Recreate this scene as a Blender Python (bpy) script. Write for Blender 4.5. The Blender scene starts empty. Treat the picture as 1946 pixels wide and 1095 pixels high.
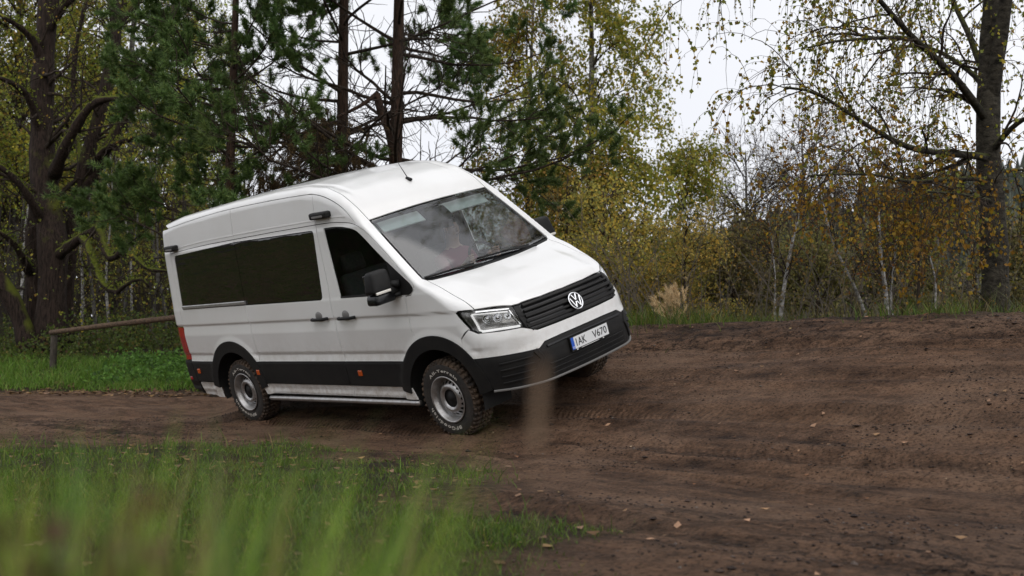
import bpy, bmesh, math, random
import numpy as np
from mathutils import Matrix, Vector
from mathutils.geometry import delaunay_2d_cdt

# ------------------------------------------------------------------ camera, sky, sun, exposure
SC = bpy.context.scene
COL = SC.collection
RAD = math.radians
cam_d = bpy.data.cameras.new('camera'); cam = bpy.data.objects.new('camera', cam_d); COL.objects.link(cam)
cam.location = (0, 0, .68); cam.rotation_euler = (RAD(93.7), 0, 0)
cam_d.sensor_width = 36; cam_d.lens = 39.46; cam_d.clip_start = .02; cam_d.clip_end = 3000
cam_d.dof.use_dof = True; cam_d.dof.focus_distance = 11.0; cam_d.dof.aperture_fstop = 2.8
SC.camera = cam
SC.view_settings.view_transform = 'Standard'; SC.view_settings.look = 'None'
SC.view_settings.exposure = 0.36; SC.view_settings.gamma = 1
SUN_EL, SUN_AZ = 50, 160         # a faint, very soft sun behind the cloud, behind the camera and a little to the right
wd = bpy.data.worlds.new('World'); SC.world = wd; wd.use_nodes = True
nt = wd.node_tree; nt.nodes.clear()
wo = nt.nodes.new('ShaderNodeOutputWorld'); bg = nt.nodes.new('ShaderNodeBackground')
sky = nt.nodes.new('ShaderNodeTexSky'); sky.sky_type = 'NISHITA'; sky.sun_disc = False
sky.sun_elevation = RAD(SUN_EL); sky.sun_rotation = RAD(SUN_AZ)
sk_s = nt.nodes.new('ShaderNodeVectorMath'); sk_s.operation = 'SCALE'; sk_s.inputs[3].default_value = .06
nt.links.new(sky.outputs[0], sk_s.inputs[0])
tc = nt.nodes.new('ShaderNodeTexCoord'); nz = nt.nodes.new('ShaderNodeTexNoise')
nz.inputs['Scale'].default_value = 2.2; nz.inputs['Detail'].default_value = 5
nt.links.new(tc.outputs['Generated'], nz.inputs['Vector'])
cr = nt.nodes.new('ShaderNodeValToRGB')          # the closed cloud deck
cr.color_ramp.elements[0].position = .3; cr.color_ramp.elements[0].color = (.83, .845, .90, 1)
cr.color_ramp.elements[1].position = .7; cr.color_ramp.elements[1].color = (.95, .955, .985, 1)
nt.links.new(nz.outputs[0], cr.inputs[0])
mxs = nt.nodes.new('ShaderNodeMix'); mxs.data_type = 'RGBA'; mxs.inputs[0].default_value = .93
nt.links.new(sk_s.outputs[0], mxs.inputs[6]); nt.links.new(cr.outputs[0], mxs.inputs[7])
nt.links.new(mxs.outputs[2], bg.inputs[0]); bg.inputs[1].default_value = .88
nt.links.new(bg.outputs[0], wo.inputs[0])
sd = bpy.data.lights.new('sun', 'SUN'); sd.energy = 1.5; sd.angle = RAD(100); sd.color = (1, .975, .94)
sun = bpy.data.objects.new('sun', sd); COL.objects.link(sun)
_a, _e = RAD(SUN_AZ), RAD(SUN_EL)
sun.rotation_euler = Vector((math.sin(_a)*math.cos(_e), math.cos(_a)*math.cos(_e), math.sin(_e))).to_track_quat('Z', 'Y').to_euler()

# ------------------------------------------------------------------ helpers: tags, meshes, materials
def tag(o, label=None, cat=None, group=None, kind=None):
    if label: o['label'] = label
    if cat: o['category'] = cat
    if group: o['group'] = group
    if kind: o['kind'] = kind
    return o
def mesh(name, V, polys, mats, normals=None, smooth=True, cols=None, midx=None, uv=None):
    """V (n,3); polys: list of int arrays (m,3) or (m,4)"""
    me = bpy.data.meshes.new(name); V = np.asarray(V, np.float32)
    polys = [np.asarray(p, np.int32) for p in polys if len(p)]
    me.vertices.add(len(V)); me.vertices.foreach_set('co', V.ravel())
    nl = sum(p.size for p in polys); npoly = sum(len(p) for p in polys)
    me.loops.add(nl); me.polygons.add(npoly)
    me.loops.foreach_set('vertex_index', np.concatenate([p.ravel() for p in polys]))
    tot = np.concatenate([np.full(len(p), p.shape[1], np.int32) for p in polys])
    me.polygons.foreach_set('loop_start', np.concatenate([[0], np.cumsum(tot)[:-1]]).astype(np.int32))
    if midx is not None: me.polygons.foreach_set('material_index', np.asarray(midx, np.int32))
    me.polygons.foreach_set('use_smooth', np.full(npoly, bool(smooth)))
    if cols is not None:
        a = me.color_attributes.new('Col', 'FLOAT_COLOR', 'POINT')
        c = np.ones((len(V), 4), np.float32); c[:, :3] = cols; a.data.foreach_set('color', c.ravel())
    me.update(calc_edges=True); me.validate()
    for m in (mats if isinstance(mats, (list, tuple)) else [mats]): me.materials.append(m)
    if normals is not None: me.normals_split_custom_set_from_vertices([tuple(n) for n in normals])
    return me
def link(name, me, parent=None, loc=None):
    o = bpy.data.objects.new(name, me); COL.objects.link(o)
    if parent is not None: o.parent = parent
    if loc is not None: o.location = loc
    return o
def add(name, geo, mat, parent=None, smooth=True, **k):
    V, polys = geo
    return link(name, mesh(name, V, polys, mat, smooth=smooth, **k), parent)
def empty(name, loc=(0, 0, 0), parent=None):
    o = bpy.data.objects.new(name, None); COL.objects.link(o); o.location = loc; o.empty_display_size = .2
    if parent is not None: o.parent = parent
    return o
def copy_tree(o, parent=None):
    c = o.copy(); COL.objects.link(c)
    if parent is not None: c.parent = parent
    for ch in list(o.children): copy_tree(ch, c)
    return c
def merge(*gs):
    VV, out, n = [], {}, 0
    for V, polys in gs:
        V = np.asarray(V, float); VV.append(V)
        for p in polys:
            p = np.asarray(p)
            if len(p): out.setdefault(p.shape[1], []).append(p+n)
        n += len(V)
    return np.concatenate(VV), [np.concatenate(v) for v in out.values()]
def xf(g, M=None, t=None):
    V = np.asarray(g[0], float)
    if M is not None: V = V@np.asarray(M, float).T
    if t is not None: V = V+np.asarray(t, float)
    return V, g[1]
def flipy(g):
    return np.asarray(g[0])*[1, -1, 1], [np.asarray(p)[:, ::-1] for p in g[1]]
def rotm(ax, a):
    return np.array(Matrix.Rotation(a, 3, ax))
def box(c, s, b=0.):
    """box centred c, size s, chamfer b"""
    bm = bmesh.new(); bmesh.ops.create_cube(bm, size=1)
    for v in bm.verts: v.co = Vector([v.co[i]*s[i]+c[i] for i in range(3)])
    if b > 0: bmesh.ops.bevel(bm, geom=list(bm.edges), offset=b, segments=2, profile=.5, affect='EDGES')
    bmesh.ops.triangulate(bm, faces=bm.faces)
    bm.verts.index_update()
    g = np.array([v.co for v in bm.verts]), [np.array([[v.index for v in f.verts] for f in bm.faces])]
    bm.free(); return g
def tube(P, r, n=8, cap=True):
    P = np.asarray(P, float); m = len(P); r = np.broadcast_to(np.asarray(r, float), (m,))
    T = np.gradient(P, axis=0); T /= np.linalg.norm(T, axis=1, keepdims=True)+1e-12
    up = np.array([0, 0, 1.]) if abs(T[0, 2]) < .9 else np.array([1., 0, 0])
    U = np.cross(T, up); U /= np.linalg.norm(U, axis=1, keepdims=True)+1e-9
    for i in range(1, m):
        if U[i]@U[i-1] < 0: U[i] *= -1
    W = np.cross(T, U); a = np.linspace(0, 2*np.pi, n, endpoint=False)
    V = P[:, None]+r[:, None, None]*(np.cos(a)[None, :, None]*U[:, None]+np.sin(a)[None, :, None]*W[:, None])
    i = np.arange(m-1)[:, None]*n; j = np.arange(n)[None]; k = (j+1) % n
    Q = np.stack([i+j, i+k, i+n+k, i+n+j], -1).reshape(-1, 4)
    V = V.reshape(-1, 3); pol = [Q]
    if cap:
        c0, c1 = len(V), len(V)+1; V = np.concatenate([V, P[:1], P[-1:]])
        j = np.arange(n); k = (j+1) % n; b = (m-1)*n
        pol.append(np.concatenate([np.stack([k, j, np.full(n, c0)], 1), np.stack([b+j, b+k, np.full(n, c1)], 1)]))
    return V, pol
def lathe(prof, n=64, closed=False):
    """profile of (r, y) turned about the y axis"""
    p = np.asarray(prof, float); m = len(p); a = np.linspace(0, 2*np.pi, n, endpoint=False)
    V = np.stack([p[:, 0][:, None]*np.cos(a), np.repeat(p[:, 1][:, None], n, 1), p[:, 0][:, None]*np.sin(a)], -1).reshape(-1, 3)
    mm = m if closed else m-1
    i = np.arange(mm)[:, None]; i2 = ((i+1) % m); j = np.arange(n)[None]; k = (j+1) % n
    return V, [np.stack([i*n+j, i*n+k, i2*n+k, i2*n+j], -1).reshape(-1, 4)]
def pip(pt, poly):
    x, y = pt[:, 0], pt[:, 1]; ins = np.zeros(len(pt), bool); q = np.roll(poly, 1, 0)
    for (x1, y1), (x2, y2) in zip(poly, q):
        c = (y1 > y) != (y2 > y)
        if c.any(): ins ^= c & (x < (x2-x1)*(y-y1)/((y2-y1) or 1e-12)+x1)
    return ins
def resamp(poly, h, closed=True):
    P = np.asarray(poly, float); out = []
    n = len(P)
    for i in range(n if closed else n-1):
        a, b = P[i], P[(i+1) % n]; k = max(1, int(math.ceil(np.linalg.norm(b-a)/h)))
        out += [a+(b-a)*t/k for t in range(k)]
    if not closed: out.append(P[-1])
    return np.array(out)
def inset(poly, d):
    P = np.asarray(poly, float); A = .5*np.sum(P[:, 0]*np.roll(P[:, 1], -1)-np.roll(P[:, 0], -1)*P[:, 1])
    e = np.roll(P, -1, 0)-P; e /= np.linalg.norm(e, axis=1, keepdims=True)+1e-12
    nrm = np.stack([-e[:, 1], e[:, 0]], 1)*(1 if A > 0 else -1)
    b = nrm+np.roll(nrm, 1, 0); b /= np.maximum(np.sum(b*b, 1, keepdims=True)/2, .35)
    return P+b*d
def fillet(poly, r, n=6):
    P = np.asarray(poly, float); out = []; R = np.broadcast_to(r, (len(P),))
    for i in range(len(P)):
        a, b, c = P[i-1], P[i], P[(i+1) % len(P)]
        u = (a-b)/np.linalg.norm(a-b); v = (c-b)/np.linalg.norm(c-b)
        d = min(R[i], .45*np.linalg.norm(a-b), .45*np.linalg.norm(c-b))
        if d < 1e-4: out.append(b); continue
        for t in np.linspace(0, 1, n): out.append((1-t)**2*(b+u*d)+2*t*(1-t)*b+t*t*(b+v*d))
    return np.array(out)
def curve(pts, n=40):
    """Catmull-Rom through points"""
    P = np.asarray(pts, float); P = np.vstack([2*P[0]-P[1], P, 2*P[-1]-P[-2]]); out = []
    per = max(2, n//(len(P)-3))
    for i in range(1, len(P)-2):
        t = np.linspace(0, 1, per, endpoint=False)[:, None]; a, b, c, d = P[i-1:i+3]
        out.append(.5*((2*b)+(c-a)*t+(2*a-5*b+4*c-d)*t*t+(3*b-a-3*c+d)*t**3))
    return np.vstack(out+[P[-2:-1]])

def mat(name, base=(.5, .5, .5), rough=.6, metal=0., coat=0., spec=.5, var=None, nscale=8., bump=0., bscale=60., emit=None, attr=False, transl=0., rvar=0.):
    m = bpy.data.materials.new(name); m.use_nodes = True; t = m.node_tree; L = t.links
    b = t.nodes['Principled BSDF']
    b.inputs['Base Color'].default_value = (*base, 1); b.inputs['Roughness'].default_value = rough
    b.inputs['Metallic'].default_value = metal; b.inputs['Coat Weight'].default_value = coat; b.inputs['Coat Roughness'].default_value = .04
    b.inputs['Specular IOR Level'].default_value = spec
    if emit: b.inputs['Emission Color'].default_value = (*emit[0], 1); b.inputs['Emission Strength'].default_value = emit[1]
    co = t.nodes.new('ShaderNodeTexCoord')
    csock = None
    if var is not None:
        n = t.nodes.new('ShaderNodeTexNoise'); n.inputs['Scale'].default_value = nscale; n.inputs['Detail'].default_value = 6; n.inputs['Roughness'].default_value = .65
        L.new(co.outputs['Object'], n.inputs['Vector'])
        r = t.nodes.new('ShaderNodeValToRGB'); r.color_ramp.elements[0].position = .34; r.color_ramp.elements[1].position = .68
        r.color_ramp.elements[0].color = (*base, 1); r.color_ramp.elements[1].color = (*var, 1)
        L.new(n.outputs[0], r.inputs[0]); csock = r.outputs[0]
        if rvar:
            q = t.nodes.new('ShaderNodeMapRange'); q.inputs[3].default_value = rough-rvar; q.inputs[4].default_value = rough+rvar
            L.new(n.outputs[0], q.inputs[0]); L.new(q.outputs[0], b.inputs['Roughness'])
    if attr:
        a = t.nodes.new('ShaderNodeVertexColor'); a.layer_name = 'Col'; csock = a.outputs[0]
    if csock is not None: L.new(csock, b.inputs['Base Color'])
    if bump:
        n = t.nodes.new('ShaderNodeTexNoise'); n.inputs['Scale'].default_value = bscale; n.inputs['Detail'].default_value = 5
        L.new(co.outputs['Object'], n.inputs['Vector'])
        u = t.nodes.new('ShaderNodeBump'); u.inputs['Strength'].default_value = bump; u.inputs['Distance'].default_value = .02
        L.new(n.outputs[0], u.inputs['Height']); L.new(u.outputs[0], b.inputs['Normal'])
    if transl:
        tr = t.nodes.new('ShaderNodeBsdfTranslucent'); mx = t.nodes.new('ShaderNodeMixShader'); mx.inputs[0].default_value = transl
        if csock is not None: L.new(csock, tr.inputs[0])
        else: tr.inputs[0].default_value = (*base, 1)
        L.new(b.outputs[0], mx.inputs[1]); L.new(tr.outputs[0], mx.inputs[2]); L.new(mx.outputs[0], t.nodes['Material Output'].inputs[0])
    return m
def glass_mat(name, tint, ior=1.5, boost=1.0, haze=0., bump=0.):
    m = bpy.data.materials.new(name); m.use_nodes = True; t = m.node_tree; L = t.links; t.nodes.clear()
    o = t.nodes.new('ShaderNodeOutputMaterial'); tr = t.nodes.new('ShaderNodeBsdfTransparent'); tr.inputs[0].default_value = (*tint, 1)
    gl = t.nodes.new('ShaderNodeBsdfGlossy'); gl.inputs['Roughness'].default_value = .015
    fr = t.nodes.new('ShaderNodeFresnel'); fr.inputs[0].default_value = ior
    mu = t.nodes.new('ShaderNodeMath'); mu.operation = 'MULTIPLY'; mu.inputs[1].default_value = boost; mu.use_clamp = True
    L.new(fr.outputs[0], mu.inputs[0])
    mx = t.nodes.new('ShaderNodeMixShader'); L.new(mu.outputs[0], mx.inputs[0]); L.new(tr.outputs[0], mx.inputs[1]); L.new(gl.outputs[0], mx.inputs[2])
    if bump:
        co = t.nodes.new('ShaderNodeTexCoord'); n = t.nodes.new('ShaderNodeTexVoronoi'); n.inputs['Scale'].default_value = 190
        L.new(co.outputs['Object'], n.inputs['Vector'])
        n2 = t.nodes.new('ShaderNodeTexNoise'); n2.inputs['Scale'].default_value = 3; L.new(co.outputs['Object'], n2.inputs['Vector'])
        ml = t.nodes.new('ShaderNodeMath'); ml.operation = 'MULTIPLY'; L.new(n.outputs[0], ml.inputs[0]); L.new(n2.outputs[0], ml.inputs[1])
        u = t.nodes.new('ShaderNodeBump'); u.inputs['Strength'].default_value = bump; u.inputs['Distance'].default_value = .002
        L.new(ml.outputs[0], u.inputs['Height']); L.new(u.outputs[0], gl.inputs['Normal'])
    last = mx.outputs[0]
    if haze:
        df = t.nodes.new('ShaderNodeBsdfDiffuse'); df.inputs[0].default_value = (.7, .7, .7, 1)
        m2 = t.nodes.new('ShaderNodeMixShader'); m2.inputs[0].default_value = haze; L.new(last, m2.inputs[1]); L.new(df.outputs[0], m2.inputs[2]); last = m2.outputs[0]
    L.new(last, o.inputs[0]); return m
# ---- van body implicit surface (van coords: x forward from front axle, y left, z up) ----
def _sm(xs, ys, w, lo, hi, n=1200):
    X = np.linspace(lo, hi, n); Y = np.interp(X, xs, ys); dx = X[1]-X[0]
    m = max(1, int(w/dx)); k = np.hanning(2*m+3); k /= k.sum()
    Yp = np.pad(Y, (m+1, m+1), mode='edge'); 
    # linear edge extension
    Yp[:m+1] = Y[0]+(Y[0]-Y[1])*np.arange(m+1, 0, -1); Yp[-m-1:] = Y[-1]+(Y[-1]-Y[-2])*np.arange(1, m+2)
    return X, np.convolve(Yp, k, 'valid')
WZ = _sm([.2, .36, .40, .44, .495, .50, .752, .757, .83, .865, 1.085, 1.20, 1.222, 1.40, 1.43, 2.10, 2.14, 2.30, 2.47, 2.75],
         [.955, .968, .985, .978, .992, .998, 1.0, .995, .981, .997, 1.003, .986, 1.000, .990, .984, .917, .907, .884, .858, .80], .012, .2, 2.75, 2400)
HX = _sm([-5.2, -4.95, -4.4, -3.2, -2.3, -1.75, -1.40, -1.12, -.90, -.775, -.045, .02, .40,   .72, .90, 1.3],
         [2.43, 2.47, 2.535, 2.588, 2.605, 2.595, 2.545, 2.445, 2.285, 2.155, 1.500, 1.478, 1.368, 1.245, 1.14, .80], .10, -5.2, 1.3, 2400)
HXs = np.gradient(HX[1], HX[0])
XF = _sm([.1, .36, .44, .62, .72, .80, .90, 1.0, 1.10, 1.18, 1.30, 1.6], [.88, .955, .995, 1.012, 1.008, .985, .970, .940, .90, .85, .74, .40], .03, .1, 1.6)
ARX, ARZ = (.02, -3.655), .40
def side_w(x, z):
    w = np.interp(z, *WZ)
    t = np.clip(x+.35, 0, 2); w = w-.042*t*t-.010*t
    t = np.clip(-4.2-x, 0, 1); w = w-.05*t*t
    for cx in ARX:                                  # flared lip round the wheel arches
        r = np.hypot(x-cx, (z-ARZ)*.97)
        s = np.clip((.665-r)/.085, 0, 1); s = s*s*(3-2*s)
        w = w+s*(1.012-np.interp(z, *WZ))*np.where(z < 1.2, 1, 0)
    return w
def top_h(x, y):
    a = np.abs(y)
    hood = 1/(1+np.exp(-(x-.22)/.08))
    bow = .02*np.clip((x+.80)/.75, 0, 1)*(1-hood)
    h = np.interp(x+bow*(a/.9)**2, *HX)
    roof = 1/(1+np.exp((x+1.0)/.12))
    h = h-roof*.034*(a/.85)**2.2-hood*(.025*(a/.7)**2+.045*np.clip((a-.55)/.4, 0, 1)**2)
    yc = .74-.16*np.clip(x, 0, 1)                   # power dome creases on the bonnet
    s = np.clip((a-yc+.10)/.13, 0, 1); h = h-hood*.018*s*s*(3-2*s)
    r1 = np.clip(1-np.abs(a-.66)/.05, 0, 1); h = h-roof*.012*r1*r1*(3-2*r1)*np.where(x < -1.0, 1, 0)
    return h
def front_x(y, z):
    a = np.abs(y)
    return np.interp(z, *XF)-.035*(a/.6)**2-.30*np.clip((a-.50)/.45, 0, 1.5)**2-.05*np.exp(-((z-1.06)/.09)**2)*np.clip((a-.62)/.2, 0, 1)
def smax(a, b, k):
    h = np.clip(.5+.5*(a-b)/k, 0, 1)
    return b+(a-b)*h+k*h*(1-h)
def F(p):
    x, y, z = p[..., 0], p[..., 1], p[..., 2]
    s = np.abs(y)-side_w(x, z)
    sl = np.interp(x, HX[0], HXs)
    t = (z-top_h(x, y))/np.sqrt(1+sl*sl)
    f = (x-front_x(y, z))*.93
    r = -x-4.955+.05*np.clip(z-1.2, 0, 2)**1.5*.6
    kst = np.where(x < -1.0, .11, .11-.08*np.clip((x+1.0)/.25, 0, 1))
    kst = np.where(x > -.1, .03+.04*np.clip((x+.1)/.3, 0, 1), kst)
    o = smax(s, t, kst)
    o = smax(o, f, .085)
    o = smax(o, r, .12)
    return o
def grad(p, e=2e-4):
    g = np.empty_like(p)
    for i in range(3):
        d = np.zeros(3); d[i] = e
        g[..., i] = (F(p+d)-F(p-d))/(2*e)
    return g/np.linalg.norm(g, axis=-1, keepdims=True)
def march(o, d, off=0., L=4., n=160):
    """first crossing F=off along o+t*d"""
    o = np.atleast_2d(o).astype(float); d = np.broadcast_to(d, o.shape)
    lo = np.zeros(len(o)); hi = np.full(len(o), np.nan); prev = F(o)-off
    for i in range(1, n+1):
        t = L*i/n; v = F(o+d*t)-off
        hit = np.isnan(hi) & (v <= 0) & (prev > 0)
        lo[hit] = L*(i-1)/n; hi[hit] = t; prev = v
    ok = ~np.isnan(hi); hi = np.where(ok, hi, lo)
    for _ in range(26):
        m = (lo+hi)/2; v = F(o+d*m[:, None])-off
        lo = np.where(v > 0, m, lo); hi = np.where(v > 0, hi, m)
    return o+d*((lo+hi)/2)[:, None], ok
# ------------------------------------------------------------------ terrain
def _h(ix, iy, seed):
    n = (ix.astype(np.int64)*374761393+iy.astype(np.int64)*668265263+seed*1442695041) & 0x7fffffff
    n = ((n ^ (n >> 13))*1274126177) & 0x7fffffff
    return ((n ^ (n >> 16)) & 0xffff)/65535.
def vnoise(x, y, seed=0):
    ix, iy = np.floor(x), np.floor(y); fx, fy = x-ix, y-iy; ix, iy = ix.astype(np.int64), iy.astype(np.int64)
    fx, fy = fx*fx*fx*(fx*(fx*6-15)+10), fy*fy*fy*(fy*(fy*6-15)+10)
    a, b, c, d = _h(ix, iy, seed), _h(ix+1, iy, seed), _h(ix, iy+1, seed), _h(ix+1, iy+1, seed)
    return (a*(1-fx)+b*fx)*(1-fy)+(c*(1-fx)+d*fx)*fy-.5
def fbm(x, y, o=4, seed=0, g=.5):
    s, a = 0., 1.
    for i in range(o): s = s+a*vnoise(x*2**i+17.3*i, y*2**i-9.1*i, seed+i); a *= g
    return s
def sl(x, y): return .7224*x+.6915*y-7.033, .6915*x-.7224*y+8.046
def sstep(a, b, x): t = np.clip((x-a)/(b-a), 0, 1); return t*t*(3-2*t)
PRX = np.linspace(-4, 60, 2600)
_p = np.interp(PRX, [-4, -.75, -.25, 2.3, 2.75, 3.4, 3.75, 4.6, 7, 10, 16, 30, 60], [-.11, -.11, -.105, .700, .795, 1.065, 1.115, 1.10, 1.16, .95, .25, -.4, -.5])
_k = np.hanning(31); _k /= _k.sum(); PRZ = np.convolve(np.pad(_p, 15, mode='edge'), _k, 'valid')
EDGE = np.array([(-30, 8.6), (-9, 9.5), (-4.6, 10.1), (-3.2, 11.0), (-2, 10.5), (-.80, 9.2), (-.2, 7.6), (.05, 6.05), (.55, 4.06), (.95, 2.5), (1.3, 0), (1.6, -6)], float)
def seg_dist(x, y, L):
    best = np.full(np.shape(x), 1e9)
    for a, b in zip(L[:-1], L[1:]):
        d = b-a; t = np.clip(((x-a[0])*d[0]+(y-a[1])*d[1])/(d@d), 0, 1)
        best = np.minimum(best, np.hypot(x-a[0]-t*d[0], y-a[1]-t*d[1]))
    return best
_gpoly = np.vstack([EDGE, [[-40, -6], [-40, 8.6]]])
def grassy(x, y):
    """about 1 on the lawn by the camera, 0 on the track"""
    sh = np.shape(x); p = np.stack([np.ravel(x), np.ravel(y)], 1); d = seg_dist(p[:, 0], p[:, 1], EDGE)*np.where(pip(p, _gpoly), 1, -1)
    d = d+.9*fbm(p[:, 0]*1.1, p[:, 1]*1.1, 3, 5)
    return sstep(-.45, .7, d).reshape(sh)
def bank_u(x, y):
    s, l = sl(x, y); foot = np.where(l < -4.3, .55*(-4.3-l), 0.)-.35*sstep(3, 9, l)
    return s-foot, l
def left_u(x, y): return y-21.6+.10*(x+9)+.5*fbm(x*.45, y*.2, 2, 81)
def terrain(x, y, fine=True):
    x = np.asarray(x, float); y = np.asarray(y, float)
    u, l = bank_u(x, y)
    amp = 1-.42*sstep(-6, -13, l)
    z = (np.interp(u, PRX, PRZ)+.11)*amp-.11
    z = np.maximum(z, -.11+.16*sstep(14, 21, y)*(x < 2)+(.62*sstep(0, 3.2, left_u(x, y))+.25*sstep(3, 9, left_u(x, y)))*sstep(1.5, -3, x))
    far = sstep(26, 60, np.hypot(x, y)); z = z+far*1.2*np.where(x < 4, 1, .2)
    if fine:
        g = grassy(x, y); near = 1-sstep(18, 30, np.hypot(x, y)); track = (1-g)*near
        s, _ = sl(x, y); on = sstep(-6, -3, -np.abs(u-1))*0+1
        z = z+.05*fbm(x*.55, y*.55, 3, 3)*sstep(.25, 1.2, np.hypot(u, 0)+.0)*1.0
        w = s+.25*vnoise(l*.35, s*0+3., 8)
        rut = fbm(w*2.4, l*.20, 3, 21); rg = rough_mask(s, l)
        calm = .35+.65*sstep(.5, 1.6, np.minimum(np.hypot(x+.48, y-10.68), np.hypot(x+3, y-13.3)))
        z = z+track*calm*(.055*rut+rg*(.036*fbm(x*4.2, y*4.2, 3, 31)+.020*np.abs(fbm(x*11, y*11, 2, 41)))+.006*fbm(x*9, y*9, 2, 43)*np.where(u < 4.2, 1, .5))
        d = wheel_tracks(s, l); z = z+track*(-.030*np.exp(-(d/.105)**2)+.020*np.exp(-((d-.20)/.07)**2))*(.55+.9*np.clip(.5+vnoise(l*.8, s*0+1.5, 77), 0, 1))
        for wx_, wy_ in ((-.45, 10.72), (.76, 11.87), (-2.96, 13.34), (-1.75, 14.5)):     # soil pushed up round the tyres
            du, dl = sl(x, y)[0]-sl(wx_, wy_)[0], sl(x, y)[1]-sl(wx_, wy_)[1]; rr = np.hypot(du/.19, dl/.26)
            z = z+.035*np.exp(-((rr-1.05)/.35)**2)*(1+.8*fbm(x*9, y*9, 2, 91))+.012*np.exp(-rr**2)
        z = z+g*(.04*fbm(x*2.2, y*2.2, 3, 51))
        z = z+.10*sstep(3.6, 4.2, u)*sstep(8, 5, u)*fbm(l*1.3, u*1.5, 3, 61)
    return z
def rough_mask(s, l): return .12+.88*sstep(-.10, .30, fbm((s+.25*vnoise(l*.35, s*0+3., 8))*.85+4.3, l*.13+1.7, 3, 33))
def wheel_tracks(s, l):
    '''distance to the nearest wheel track'''
    best = np.full(np.shape(s), 9.)
    for s0, c, a in ((0., 0., 0.), (1.77, 0., 0.), (-1.35, .5, .35), (.45, .5, .35), (2.55, 1.7, .25), (-2.5, 2.6, .5)):
        best = np.minimum(best, np.abs(s-s0-a*np.sin(l*.33+c)-.012*l*(a > 0)))
    return best
def axis(lo, a, b, hi, h, g=1.09):
    c = list(np.arange(a, b, h)); s = h
    while c[-1] < hi: s *= g; c.append(c[-1]+s)
    s = h
    while c[0] > lo: s *= g; c.insert(0, c[0]-s)
    return np.array(c)
gx = axis(-420, -6.0, 7.4, 420, .046, 1.1); gy = axis(-80, 3.0, 15.0, 620, .046, 1.1)
XX, YY = np.meshgrid(gx, gy); ZZ = terrain(XX, YY); nx = len(gx)
_gr = grassy(XX, YY); _u, _l = bank_u(XX, YY)
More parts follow.
